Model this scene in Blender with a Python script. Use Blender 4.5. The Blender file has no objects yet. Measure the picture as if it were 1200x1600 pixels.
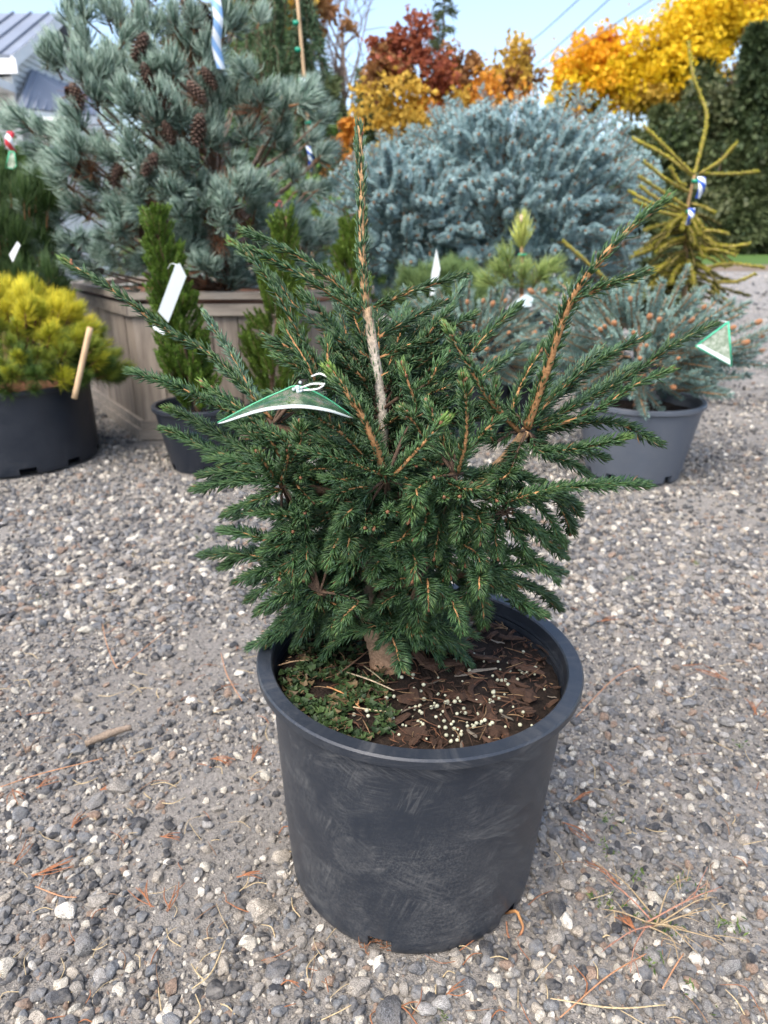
import bpy, math, random
import numpy as np
from mathutils import Vector, Matrix, Euler
rng = np.random.default_rng(11); random.seed(11)
sc = bpy.context.scene
col = sc.collection
R = math.radians
# ------------------------------------------------------------------ camera
F, PITCH = 1111.6, 0.3653
CAM = np.array([0.0, 0.0, 0.8735])
cd = bpy.data.cameras.new('camera'); cam = bpy.data.objects.new('camera', cd); col.objects.link(cam)
cam.location = CAM; cam.rotation_euler = (math.pi / 2 - PITCH, 0, 0)
cd.sensor_fit = 'VERTICAL'; cd.sensor_height = 34.56; cd.lens = F / 1600 * 34.56
cd.clip_start = 0.02; cd.clip_end = 2000
cd.dof.use_dof = True; cd.dof.focus_distance = 0.84; cd.dof.aperture_fstop = 5.6
sc.camera = cam
# ------------------------------------------------------------------ sky, sun, exposure
SUN_EL, SUN_AZ = R(58), R(215)          # azimuth clockwise from +Y: behind the camera, to the left
w = bpy.data.worlds.new('World'); sc.world = w; w.use_nodes = True
wt = w.node_tree; bg = wt.nodes['Background']
sky = wt.nodes.new('ShaderNodeTexSky'); sky.sky_type = 'NISHITA'; sky.sun_disc = False
sky.sun_elevation = SUN_EL; sky.sun_rotation = SUN_AZ
sky.air_density = 1.0; sky.dust_density = 3.2; sky.ozone_density = 1.0
wt.links.new(sky.outputs[0], bg.inputs[0]); bg.inputs[1].default_value = 0.15
sl = bpy.data.lights.new('sun', 'SUN'); sun = bpy.data.objects.new('sun', sl); col.objects.link(sun)
sl.energy = 1.5; sl.angle = R(50); sl.color = (1, 0.93, 0.83)
sd = Vector((math.sin(SUN_AZ) * math.cos(SUN_EL), math.cos(SUN_AZ) * math.cos(SUN_EL), math.sin(SUN_EL)))
sun.rotation_euler = sd.to_track_quat('Z', 'Y').to_euler(); sun.location = (0, 0, 12)
vs = sc.view_settings; vs.view_transform = 'Standard'; vs.look = 'None'; vs.exposure = 1.42; vs.gamma = 1
sc.render.engine = 'CYCLES'
cy = sc.cycles
cy.use_denoising = True; cy.max_bounces = 6; cy.diffuse_bounces = 3; cy.glossy_bounces = 2
cy.transmission_bounces = 4; cy.transparent_max_bounces = 8; cy.use_adaptive_sampling = True
cy.adaptive_threshold = 0.015; cy.caustics_reflective = False; cy.caustics_refractive = False

# ------------------------------------------------------------------ pixel -> world helpers (photo pixels, 1200 x 1600)
cP, sP = math.cos(PITCH), math.sin(PITCH)
def ray(px, py):
    u, v = (px - 600) / F, (800 - py) / F
    return np.array([u, cP + v * sP, -sP + v * cP])
def at(px, py, Y):
    d = ray(px, py); return CAM + d * (Y / d[1])
def gnd(px, py, z=0.0):
    d = ray(px, py); return CAM + d * ((z - CAM[2]) / d[2])

def proj(p):
    d = np.asarray(p, float) - CAM; dep = d[1] * cP - d[2] * sP; return 600 + F * d[0] / dep, 800 - F * (d[1] * sP + d[2] * cP) / dep

# ------------------------------------------------------------------ mesh building
class MB:
    def __init__(s): s.v = []; s.f = []; s.c = []; s.n = 0; s.sharp = 0
    def add(s, v, faces, c):
        v = np.asarray(v, float).reshape(-1, 3)
        for f in faces:
            f = np.asarray(f, int)
            if len(f): s.f.append(f + s.n)
        c = np.asarray(c, float)
        if c.ndim == 1: c = np.tile(c, (len(v), 1))
        s.v.append(v); s.c.append(c); s.n += len(v)
    def mesh(s, name, base=(0, 0, 0), smooth=True):
        me = bpy.data.meshes.new(name)
        if not s.v: return me
        v = np.concatenate(s.v) - np.asarray(base); c = np.concatenate(s.c)
        me.vertices.add(len(v)); me.vertices.foreach_set('co', v.astype(np.float32).ravel())
        lp = np.concatenate([f.ravel() for f in s.f]); tot = np.concatenate([np.full(len(f), f.shape[1]) for f in s.f])
        st = np.concatenate([[0], np.cumsum(tot)[:-1]])
        me.loops.add(len(lp)); me.loops.foreach_set('vertex_index', lp.astype(np.int32))
        me.polygons.add(len(tot)); me.polygons.foreach_set('loop_start', st.astype(np.int32))
        me.polygons.foreach_set('use_smooth', np.full(len(tot), smooth))
        me.update(calc_edges=True)
        if s.sharp: me.set_sharp_from_angle(angle=s.sharp)
        a = me.attributes.new('Col', 'FLOAT_COLOR', 'POINT')
        a.data.foreach_set('color', np.c_[c, np.ones(len(c))].astype(np.float32).ravel())
        return me
    def build(s, name, mat, parent=None, base=(0, 0, 0), smooth=True):
        return obj(name, s.mesh(name, base, smooth), mat, parent)

def obj(name, me, mat=None, parent=None):
    if mat is not None and not me.materials: me.materials.append(mat)
    o = bpy.data.objects.new(name, me); col.objects.link(o)
    if parent is not None: o.parent = parent
    return o
def tag(o, label, cat, group=None, kind=None):
    if label: o['label'] = label
    if cat: o['category'] = cat
    if group: o['group'] = group
    if kind: o['kind'] = kind
    return o
def thing(name, label, cat, loc=(0, 0, 0), group=None):
    o = bpy.data.objects.new(name, None); col.objects.link(o); o.location = loc; o.empty_display_size = 0.05
    return tag(o, label, cat, group)

def unit(a):
    return a / np.maximum(np.linalg.norm(a, axis=-1, keepdims=True), 1e-9)
def spline(pts, n):
    P = np.asarray(pts, float)
    if len(P) == 2: return P[0] + (P[1] - P[0]) * np.linspace(0, 1, n)[:, None]
    Q = np.vstack([2 * P[0] - P[1], P, 2 * P[-1] - P[-2]])
    seg = np.linalg.norm(np.diff(P, axis=0), axis=1); cum = np.r_[0, np.cumsum(seg)]
    s = np.linspace(0, cum[-1], n); i = np.clip(np.searchsorted(cum, s, 'right') - 1, 0, len(P) - 2)
    t = ((s - cum[i]) / np.maximum(seg[i], 1e-9))[:, None]
    a, b, c, d = Q[i], Q[i + 1], Q[i + 2], Q[i + 3]
    return 0.5 * (2 * b + (c - a) * t + (2 * a - 5 * b + 4 * c - d) * t ** 2 + (3 * b - a - 3 * c + d) * t ** 3)
def frames(P):
    T = unit(np.gradient(P, axis=0)); n = len(P); S = np.zeros_like(P)
    ref = np.array([0, 0, 1.0]) if abs(T[0][2]) < 0.9 else np.array([0, -1.0, 0])
    s = np.cross(T[0], ref)
    for i in range(n):
        s = s - T[i] * (s @ T[i]); s = s / max(np.linalg.norm(s), 1e-9); S[i] = s
    return T, S, np.cross(S, T)
def tube(mb, pts, radii, sides=7, c=(0.3, 0.2, 0.1), n=None, cap=True, lump=0.0, r=rng):
    n = n or max(2, len(pts)); P = spline(pts, n)
    rad = np.interp(np.linspace(0, 1, n), np.linspace(0, 1, len(radii)), radii)
    T, S, U = frames(P); a = np.linspace(0, 2 * np.pi, sides, endpoint=False)
    ring = np.cos(a)[None, :, None] * S[:, None] + np.sin(a)[None, :, None] * U[:, None]
    rr = rad[:, None] * (1 + lump * r.normal(size=(n, sides)))
    V = (P[:, None] + ring * rr[..., None]).reshape(-1, 3)
    i = np.arange(n - 1)[:, None] * sides; j = np.arange(sides)[None]; k = (j + 1) % sides
    q = np.stack([i + j, i + k, i + sides + k, i + sides + j], -1).reshape(-1, 4)
    fs = [q]
    if cap:
        V = np.vstack([V, P[0], P[-1]]); b = n * sides; jj = np.arange(sides); kk = (jj + 1) % sides
        fs.append(np.stack([kk, jj, np.full(sides, b)], -1))
        fs.append(np.stack([b - sides + jj, b - sides + kk, np.full(sides, b + 1)], -1))
    if np.ndim(c) == 2:
        cc = np.stack([np.interp(np.linspace(0, 1, n), np.linspace(0, 1, len(c)), np.asarray(c)[:, m]) for m in range(3)], 1)
        cc = np.repeat(cc, sides, 0)
        if cap: cc = np.vstack([cc, cc[0], cc[-1]])
        c = cc
    mb.add(V, fs, c)
    return P
def solid_needles(mb, P, D1, D2, L, W, c0, c1):
    """three-sided curved needles"""
    n = len(P); L = np.asarray(L)[:, None]; W = np.asarray(W)[:, None] * np.ones((n, 1))
    ref = np.where(np.abs(D1[:, 2:3]) < 0.9, [[0, 0, 1.0]], [[1.0, 0, 0]])
    S = unit(np.cross(D1, ref)); U = np.cross(S, D1)
    M = P + D1 * L * 0.55; E = M + D2 * L * 0.45
    vs_ = []
    for a in (0.5, 2.59, 4.69): vs_.append(P + (np.cos(a) * S + np.sin(a) * U) * W * 0.35)
    for a in (0.5, 2.59, 4.69): vs_.append(M + (np.cos(a) * S + np.sin(a) * U) * W * 0.5)
    vs_.append(E)
    V = np.stack(vs_, 1).reshape(-1, 3); b = np.arange(n)[:, None] * 7
    q = np.concatenate([b + np.array(x) for x in ((0, 1, 4, 3), (1, 2, 5, 4), (2, 0, 3, 5))])
    t = np.concatenate([b + np.array(x) for x in ((3, 4, 6), (4, 5, 6), (5, 3, 6))])
    C = np.repeat(np.stack([c0, c1, c1], 1), [3, 3, 1], axis=1).reshape(-1, 3)
    mb.add(V, [q, t], C)
def blades(mb, P, D, L, W, c, fold=0.35, r=rng):
    """folded leaf / needle blades, two triangles each"""
    n = len(P); L = np.asarray(L)[:, None] * np.ones((n, 1)); W = np.asarray(W)[:, None] * np.ones((n, 1))
    ref = unit(r.normal(size=(n, 3))); S = unit(np.cross(D, ref)); U = np.cross(S, D)
    M = P + D * L * 0.5
    V = np.stack([P, M + S * W * 0.5 + U * W * fold, P + D * L, M - S * W * 0.5 + U * W * fold], 1).reshape(-1, 3)
    b = np.arange(n)[:, None] * 4
    t = np.concatenate([b + np.array([0, 1, 2]), b + np.array([0, 2, 3])])
    mb.add(V, [t], np.repeat(c, 4, 0))
def mixc(a, b, t):
    a = np.asarray(a, float); b = np.asarray(b, float); return a + (b - a) * np.asarray(t)[:, None]
def sphere(mb, c, rad, col_, nu=8, nv=6, stretch=(1, 1, 1), M=None):
    th = np.linspace(0, np.pi, nv + 1)[1:-1]; ph = np.linspace(0, 2 * np.pi, nu, endpoint=False)
    V = [[0, 0, 1]] + [[np.sin(t) * np.cos(p), np.sin(t) * np.sin(p), np.cos(t)] for t in th for p in ph] + [[0, 0, -1]]
    V = np.array(V) * np.array(stretch) * rad
    if M is not None: V = V @ np.array(M).T
    f3 = []; f4 = []; m = len(th)
    for j in range(nu):
        k = (j + 1) % nu; f3.append((0, 1 + j, 1 + k)); f3.append((1 + (m - 1) * nu + k, 1 + (m - 1) * nu + j, 1 + m * nu))
        for i in range(m - 1): f4.append((1 + i * nu + j, 1 + (i + 1) * nu + j, 1 + (i + 1) * nu + k, 1 + i * nu + k))
    mb.add(V + np.asarray(c), [np.array(f3), np.array(f4).reshape(-1, 4)], col_)
def box(mb, lo, hi, c, M=None, o=(0, 0, 0)):
    x0, y0, z0 = lo; x1, y1, z1 = hi
    V = np.array([(x0, y0, z0), (x1, y0, z0), (x1, y1, z0), (x0, y1, z0), (x0, y0, z1), (x1, y0, z1), (x1, y1, z1), (x0, y1, z1)], float)
    if M is not None: V = V @ np.array(M).T
    mb.add(V + np.asarray(o), [np.array([(3, 2, 1, 0), (4, 5, 6, 7), (0, 1, 5, 4), (1, 2, 6, 5), (2, 3, 7, 6), (3, 0, 4, 7)])], c)
def prism(mb, pts, thick, c, nrm=None):
    """polygon (world points) given thickness against its normal"""
    P = np.asarray(pts, float); n = len(P)
    N = nrm if nrm is not None else unit(np.cross(P[1] - P[0], P[2] - P[0]))
    V = np.vstack([P, P - np.asarray(N) * thick])
    j = np.arange(n); k = (j + 1) % n
    mb.add(V, [j[None], (n + j[::-1])[None], np.stack([j, n + j, n + k, k], -1)], c)
def rotz(a): c, s = math.cos(a), math.sin(a); return np.array([[c, -s, 0], [s, c, 0], [0, 0, 1]])
def to_dir(d, roll=0.0):
    """quaternion taking +Z to d"""
    q = Vector(d).to_track_quat('Z', 'Y'); return q @ Euler((0, 0, roll)).to_quaternion()

# ------------------------------------------------------------------ materials
def mk(name, rough=0.6, spec=0.4):
    m = bpy.data.materials.new(name); m.use_nodes = True; nt = m.node_tree; b = nt.nodes['Principled BSDF']
    b.inputs['Roughness'].default_value = rough; b.inputs['Specular IOR Level'].default_value = spec
    return m, nt, b
def nd(nt, t, **k):
    n = nt.nodes.new(t)
    for a, v in k.items():
        if a.startswith('i_'):
            n.inputs[int(a[2:])].default_value = v
        else: setattr(n, a, v)
    return n
def ramp(nt, stops, interp='LINEAR'):
    n = nt.nodes.new('ShaderNodeValToRGB'); cr = n.color_ramp; cr.interpolation = interp
    while len(cr.elements) < len(stops): cr.elements.new(0.5)
    for e, (p, c) in zip(cr.elements, stops): e.position = p; e.color = (*c, 1) if len(c) == 3 else c
    return n
def noise(nt, scale, detail=4, rough=0.6, vec=None, dist=0.0):
    n = nd(nt, 'ShaderNodeTexNoise'); n.inputs['Scale'].default_value = scale; n.inputs['Detail'].default_value = detail
    n.inputs['Roughness'].default_value = rough; n.inputs['Distortion'].default_value = dist
    if vec is not None: nt.links.new(vec, n.inputs['Vector'])
    return n
def mix(nt, fac, a, b, blend='MIX'):
    n = nt.nodes.new('ShaderNodeMix'); n.data_type = 'RGBA'; n.blend_type = blend
    for sock, v in ((n.inputs[0], fac), (n.inputs[6], a), (n.inputs[7], b)):
        if hasattr(v, 'is_linked') or hasattr(v, 'links'): nt.links.new(v, sock)
        else: sock.default_value = v if not isinstance(v, tuple) else (*v, 1)
    return n.outputs[2]
def bump(nt, b, h, strength=0.4, dist=0.002):
    n = nd(nt, 'ShaderNodeBump'); n.inputs['Strength'].default_value = strength; n.inputs['Distance'].default_value = dist
    nt.links.new(h, n.inputs['Height']); nt.links.new(n.outputs[0], b.inputs['Normal'])
def coords(nt, which='Object'): return nd(nt, 'ShaderNodeTexCoord').outputs[which]
def vcol_mat(name, rough, spec, nscale, namount, bumpd=0.0, trans=0.0):
    m, nt, b = mk(name, rough, spec)
    a = nd(nt, 'ShaderNodeAttribute', attribute_name='Col'); v = coords(nt)
    n = noise(nt, nscale, 3, vec=v)
    r = ramp(nt, [(0.25, (1 - namount,) * 3), (0.75, (1 + namount,) * 3)]); nt.links.new(n.outputs[0], r.inputs[0])
    c = mix(nt, 1.0, a.outputs['Color'], r.outputs[0], 'MULTIPLY'); nt.links.new(c, b.inputs['Base Color'])
    if bumpd: bump(nt, b, n.outputs[0], 0.7, bumpd)
    if trans:
        t = nd(nt, 'ShaderNodeBsdfTranslucent'); nt.links.new(c, t.inputs[0]); ms = nd(nt, 'ShaderNodeMixShader'); ms.inputs[0].default_value = trans
        nt.links.new(b.outputs[0], ms.inputs[1]); nt.links.new(t.outputs[0], ms.inputs[2])
        nt.links.new(ms.outputs[0], nt.nodes['Material Output'].inputs[0])
    return m
M_NEEDLE = vcol_mat('needle', 0.42, 0.35, 60, 0.15)
M_FOLI = vcol_mat('background_foliage', 0.55, 0.3, 4, 0.15, trans=0.15)
M_LEAF = vcol_mat('autumn_leaf', 0.6, 0.25, 1.5, 0.12, trans=0.35)
M_BARK = vcol_mat('bark', 0.8, 0.2, 260, 0.42, bumpd=0.002)
M_BARKBG = vcol_mat('background_bark', 0.85, 0.15, 25, 0.35, bumpd=0.01)
M_PAINT = vcol_mat('painted', 0.5, 0.4, 3, 0.06)
M_PLAST = vcol_mat('smooth_plastic', 0.35, 0.5, 8, 0.05)
M_EARTH = vcol_mat('earth', 0.95, 0.1, 90, 0.4, bumpd=0.004)

def plastic_pot(name, base, dust, amount, hero=False):
    m, nt, b = mk(name, 0.42, 0.45); v = coords(nt)
    n1 = noise(nt, 9, 6, 0.65, v, 0.6)
    mp = nd(nt, 'ShaderNodeMapping'); nt.links.new(v, mp.inputs[0]); mp.inputs['Scale'].default_value = (14, 14, 55); mp.inputs['Rotation'].default_value = (0.25, 0.2, 0)
    n2 = noise(nt, 1.6, 7, 0.75, mp.outputs[0], 1.2)
    n3 = noise(nt, 330, 3, 0.7, v)
    r1 = ramp(nt, [(0.36, (0, 0, 0)), (0.50, (0.45,) * 3), (0.68, (1, 1, 1))]); nt.links.new(n1.outputs[0], r1.inputs[0])
    r2 = ramp(nt, [(0.50, (0, 0, 0)), (0.60, (0.35,) * 3), (0.78, (1, 1, 1))]); nt.links.new(n2.outputs[0], r2.inputs[0])
    r3 = ramp(nt, [(0.42, (0, 0, 0)), (0.7, (1, 1, 1))]); nt.links.new(n3.outputs[0], r3.inputs[0])
    d = mix(nt, 1.0, r1.outputs[0], r3.outputs[0], 'MULTIPLY'); d2 = mix(nt, 1.0, r1.outputs[0], r2.outputs[0], 'MULTIPLY')
    s = mix(nt, 0.75, d, d2, 'ADD')
    if hero:      # more dust towards the lower half of the wall, as splashed up from the gravel
        sx = nd(nt, 'ShaderNodeSeparateXYZ'); nt.links.new(v, sx.inputs[0])
        mr = nd(nt, 'ShaderNodeMapRange'); nt.links.new(sx.outputs[2], mr.inputs[0]); mr.inputs[1].default_value = 0.0; mr.inputs[2].default_value = 0.3; mr.inputs[3].default_value = 0.75; mr.inputs[4].default_value = 0.3
        s = mix(nt, 1.0, s, mr.outputs[0], 'MULTIPLY')
        # wiped smears and scrapes, laid out on the unrolled wall (arc length, height)
        at2 = nd(nt, 'ShaderNodeMath', operation='ARCTAN2'); ng_ = nd(nt, 'ShaderNodeMath', operation='MULTIPLY'); ng_.inputs[1].default_value = -1; nt.links.new(sx.outputs[1], ng_.inputs[0]); nt.links.new(sx.outputs[0], at2.inputs[0]); nt.links.new(ng_.outputs[0], at2.inputs[1])
        ar_ = nd(nt, 'ShaderNodeMath', operation='MULTIPLY'); ar_.inputs[1].default_value = 0.19; nt.links.new(at2.outputs[0], ar_.inputs[0])
        uv = nd(nt, 'ShaderNodeCombineXYZ'); nt.links.new(ar_.outputs[0], uv.inputs[0]); nt.links.new(sx.outputs[2], uv.inputs[1])
        for ang, sc_, msk, amt, off in ((0.35, (14, 150, 1), 14, 0.55, 3), (-0.5, (12, 170, 1), 11, 0.5, 9), (1.25, (18, 190, 1), 16, 0.45, 17), (0.05, (9, 240, 1), 9, 0.35, 23)):
            m1 = nd(nt, 'ShaderNodeMapping'); m1.vector_type = 'TEXTURE'; m1.inputs['Rotation'].default_value = (0, 0, ang); nt.links.new(uv.outputs[0], m1.inputs[0])
            m2 = nd(nt, 'ShaderNodeMapping'); m2.inputs['Scale'].default_value = sc_; m2.inputs['Location'].default_value = (off, off, 0); nt.links.new(m1.outputs[0], m2.inputs[0])
            na = noise(nt, 1.0, 5, 0.7, m2.outputs[0], 0.8); ra = ramp(nt, [(0.47, (0, 0, 0)), (0.70, (1, 1, 1))]); nt.links.new(na.outputs[0], ra.inputs[0])
            m3 = nd(nt, 'ShaderNodeMapping'); m3.inputs['Location'].default_value = (off * 1.7, off, 0); nt.links.new(uv.outputs[0], m3.inputs[0])
            nb_ = noise(nt, msk, 3, 0.55, m3.outputs[0], 0.5); rb_ = ramp(nt, [(0.53, (0, 0, 0)), (0.66, (1, 1, 1))]); nt.links.new(nb_.outputs[0], rb_.inputs[0])
            s = mix(nt, amt, s, mix(nt, 1.0, ra.outputs[0], rb_.outputs[0], 'MULTIPLY'), 'ADD')
        # one long wiped smear at the right of the wall
        for (cx_, cz_, lx, lz, rot_, am) in ((0.105, 0.203, 0.058, 0.010, 0.18, 0.5), (0.115, 0.226, 0.05, 0.008, 0.0, 0.35), (-0.085, 0.165, 0.03, 0.035, 0.6, 0.3)):
            m4 = nd(nt, 'ShaderNodeMapping'); m4.vector_type = 'TEXTURE'; m4.inputs['Location'].default_value = (cx_, cz_, 0); m4.inputs['Rotation'].default_value = (0, 0, -rot_); m4.inputs['Scale'].default_value = (lx, lz, 1); nt.links.new(uv.outputs[0], m4.inputs[0])
            ln_ = nd(nt, 'ShaderNodeVectorMath', operation='LENGTH'); nt.links.new(m4.outputs[0], ln_.inputs[0]); re_ = ramp(nt, [(0.35, (0.45,) * 3), (0.86, (1, 1, 1)), (1.0, (0, 0, 0))]); nt.links.new(ln_.outputs['Value'], re_.inputs[0])
            m5 = nd(nt, 'ShaderNodeMapping'); m5.inputs['Scale'].default_value = (0.6, 5, 1); nt.links.new(m4.outputs[0], m5.inputs[0]); nn_ = noise(nt, 1.5, 4, 0.7, m5.outputs[0]); rn_ = ramp(nt, [(0.35, (0, 0, 0)), (0.7, (1, 1, 1))]); nt.links.new(nn_.outputs[0], rn_.inputs[0])
            s = mix(nt, am, s, mix(nt, 1.0, re_.outputs[0], rn_.outputs[0], 'MULTIPLY'), 'ADD')
    f = mix(nt, 1.0, s, (amount,) * 3, 'MULTIPLY')
    c = mix(nt, f, base, dust); nt.links.new(c, b.inputs['Base Color'])
    rr = ramp(nt, [(0, (0.36,) * 3), (1, (0.8,) * 3)]); nt.links.new(s, rr.inputs[0]); nt.links.new(rr.outputs[0], b.inputs['Roughness'])
    bump(nt, b, n2.outputs[0], 0.25, 0.001)
    return m
M_POT = plastic_pot('hero_pot_plastic', (0.019, 0.024, 0.033), (0.27, 0.265, 0.25), 0.46, True)
M_POTD = plastic_pot('dark_pot_plastic', (0.012, 0.016, 0.024), (0.12, 0.12, 0.12), 0.22)
M_POTG = plastic_pot('grey_pot_plastic', (0.085, 0.10, 0.125), (0.2, 0.2, 0.2), 0.35)

def stone_mat():
    m, nt, b = mk('stone', 0.85, 0.2); oi = nd(nt, 'ShaderNodeObjectInfo'); v = coords(nt)
    r = ramp(nt, [(0.0, (0.055, 0.057, 0.062)), (0.14, (0.115, 0.117, 0.122)), (0.29, (0.195, 0.192, 0.186)), (0.44, (0.275, 0.253, 0.222)), (0.56, (0.155, 0.163, 0.172)),
                  (0.69, (0.36, 0.32, 0.265)), (0.78, (0.25, 0.18, 0.135)), (0.83, (0.52, 0.48, 0.40)), (0.91, (0.32, 0.31, 0.295)), (0.95, (0.66, 0.62, 0.54))], 'CONSTANT')
    nt.links.new(oi.outputs['Random'], r.inputs[0])
    ml = nd(nt, 'ShaderNodeVectorMath', operation='ADD'); nt.links.new(v, ml.inputs[0])
    cb = nd(nt, 'ShaderNodeCombineXYZ'); mm = nd(nt, 'ShaderNodeMath', operation='MULTIPLY'); mm.inputs[1].default_value = 57; nt.links.new(oi.outputs['Random'], mm.inputs[0]); nt.links.new(mm.outputs[0], cb.inputs[0]); nt.links.new(cb.outputs[0], ml.inputs[1])
    n1 = noise(nt, 2.4, 5, 0.7, ml.outputs[0]); n2 = noise(nt, 14, 3, 0.7, ml.outputs[0])
    r1 = ramp(nt, [(0.3, (0.65,) * 3), (0.7, (1.35,) * 3)]); nt.links.new(n1.outputs[0], r1.inputs[0])
    r2 = ramp(nt, [(0.38, (0.42,) * 3), (0.5, (1, 1, 1)), (0.62, (1.75,) * 3)]); nt.links.new(n2.outputs[0], r2.inputs[0])
    c = mix(nt, 1.0, r.outputs[0], r1.outputs[0], 'MULTIPLY'); c = mix(nt, 1.0, c, r2.outputs[0], 'MULTIPLY')
    n3 = noise(nt, 1.1, 3, 0.6, ml.outputs[0]); r3 = ramp(nt, [(0.42, (0, 0, 0)), (0.75, (0.6,) * 3)]); nt.links.new(n3.outputs[0], r3.inputs[0])
    c = mix(nt, r3.outputs[0], c, (0.32, 0.295, 0.26)); nt.links.new(c, b.inputs['Base Color'])
    bump(nt, b, n2.outputs[0], 0.5, 0.05)
    return m
M_STONE = stone_mat()
def ground_mat():
    m, nt, b = mk('gravel_ground', 0.95, 0.1); v = coords(nt)
    n1 = noise(nt, 1.3, 5, 0.6, v); n2 = noise(nt, 160, 4, 0.75, v); n3 = noise(nt, 500, 2, 0.6, v)
    r1 = ramp(nt, [(0.3, (0.205, 0.19, 0.17)), (0.5, (0.265, 0.248, 0.225)), (0.75, (0.34, 0.322, 0.295))]); nt.links.new(n1.outputs[0], r1.inputs[0])
    r2 = ramp(nt, [(0.3, (0.55,) * 3), (0.5, (1, 1, 1)), (0.7, (1.4,) * 3)]); nt.links.new(n2.outputs[0], r2.inputs[0])
    c = mix(nt, 1.0, r1.outputs[0], r2.outputs[0], 'MULTIPLY')
    vo = nd(nt, 'ShaderNodeTexVoronoi'); vo.inputs['Scale'].default_value = 34; nt.links.new(v, vo.inputs['Vector'])
    sep = nd(nt, 'ShaderNodeSeparateColor'); nt.links.new(vo.outputs['Color'], sep.inputs[0])
    rv = ramp(nt, [(0, (0.1, 0.1, 0.11)), (0.3, (0.22, 0.22, 0.22)), (0.55, (0.33, 0.31, 0.28)), (0.8, (0.42, 0.4, 0.36)), (0.93, (0.6, 0.56, 0.5))], 'CONSTANT'); nt.links.new(sep.outputs[0], rv.inputs[0])
    sx = nd(nt, 'ShaderNodeSeparateXYZ'); nt.links.new(v, sx.inputs[0])
    mr = nd(nt, 'ShaderNodeMapRange'); nt.links.new(sx.outputs[1], mr.inputs[0]); mr.inputs[1].default_value = 2.5; mr.inputs[2].default_value = 7.0; mr.inputs[3].default_value = 0.0; mr.inputs[4].default_value = 0.6
    c = mix(nt, mr.outputs[0], c, rv.outputs[0]); nt.links.new(c, b.inputs['Base Color'])
    ad = nd(nt, 'ShaderNodeMath', operation='ADD'); nt.links.new(n2.outputs[0], ad.inputs[0]); nt.links.new(n3.outputs[0], ad.inputs[1])
    bump(nt, b, ad.outputs[0], 0.9, 0.006)
    return m
M_GROUND = ground_mat()
def plain_noise_mat(name, c0, c1, scale, rough=0.9, bd=0.0, stretch=None, spec=0.2):
    m, nt, b = mk(name, rough, spec); v = coords(nt)
    if stretch:
        mp = nd(nt, 'ShaderNodeMapping'); nt.links.new(v, mp.inputs[0]); mp.inputs['Scale'].default_value = stretch; v = mp.outputs[0]
    n = noise(nt, scale, 5, 0.65, v); oi = nd(nt, 'ShaderNodeObjectInfo')
    r = ramp(nt, [(0.3, c0), (0.7, c1)]); nt.links.new(n.outputs[0], r.inputs[0])
    r2 = ramp(nt, [(0, (0.75,) * 3), (1, (1.2,) * 3)]); nt.links.new(oi.outputs['Random'], r2.inputs[0])
    c = mix(nt, 1.0, r.outputs[0], r2.outputs[0], 'MULTIPLY'); nt.links.new(c, b.inputs['Base Color'])
    if bd: bump(nt, b, n.outputs[0], 0.6, bd)
    return m
M_WOOD = plain_noise_mat('weathered_wood', (0.17, 0.14, 0.115), (0.35, 0.30, 0.245), 3, 0.85, 0.004, (14, 14, 1.2))
M_RAIL = plain_noise_mat('weathered_rail', (0.17, 0.145, 0.12), (0.33, 0.29, 0.24), 4, 0.85, 0.003, (1.5, 9, 9))
M_STAKE = plain_noise_mat('pale_wood', (0.42, 0.28, 0.16), (0.58, 0.42, 0.26), 6, 0.8, 0.001, (8, 8, 1.5))
M_SOIL = plain_noise_mat('potting_soil', (0.007, 0.0055, 0.0045), (0.034, 0.023, 0.017), 160, 0.95, 0.004)
M_DIRT = plain_noise_mat('dirt', (0.16, 0.12, 0.085), (0.27, 0.21, 0.15), 1.5, 0.95)
M_CHIP = plain_noise_mat('bark_chip', (0.016, 0.010, 0.0075), (0.125, 0.072, 0.048), 80, 0.85, 0.002)
M_CHIPG = plain_noise_mat('grey_chip', (0.10, 0.085, 0.065), (0.28, 0.24, 0.19), 55, 0.85, 0.002)
M_BEAD = plain_noise_mat('fertiliser_bead', (0.33, 0.34, 0.22), (0.58, 0.58, 0.44), 90, 0.4, 0, spec=0.5)
M_GRASS = plain_noise_mat('lawn', (0.045, 0.10, 0.018), (0.10, 0.17, 0.035), 0.8, 0.9)
M_ROOF = plain_noise_mat('metal_roof', (0.13, 0.15, 0.19), (0.19, 0.215, 0.26), 0.6, 0.45, 0, spec=0.5)
M_NEEDLEBED = plain_noise_mat('needle_litter_bed', (0.11, 0.045, 0.025), (0.32, 0.16, 0.09), 45, 0.95, 0.01)

# ------------------------------------------------------------------ ground
def gz(x, y):      # gentle undulation of the yard
    return 0.006 * np.sin(2.1 * x + 0.7) * np.cos(1.7 * y) + 0.004 * np.sin(5.3 * x + 2.2 * y) - 0.006
xs = np.r_[-400, -60, -20, -8, np.linspace(-4, 4, 161), 8, 20, 60, 400]; ys = np.r_[-60, -10, -2, np.linspace(0.0, 6, 121), 8, 12, 20, 34, 60, 120, 900]
X, Y = np.meshgrid(xs, ys); Z = np.where((np.abs(X) <= 4) & (Y >= 0) & (Y <= 6), gz(X, Y), -0.006)
mb = MB(); nx = len(xs); i = np.arange(len(ys) - 1)[:, None] * nx; j = np.arange(nx - 1)[None]
mb.add(np.stack([X, Y, Z], -1).reshape(-1, 3), [np.stack([i + j, i + j + 1, i + nx + j + 1, i + nx + j], -1).reshape(-1, 4)], (0.3, 0.3, 0.3))
ground = mb.build('ground', M_GROUND); tag(ground, 'grey gravel and sand yard between the potted conifers', None, kind='structure')
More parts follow.
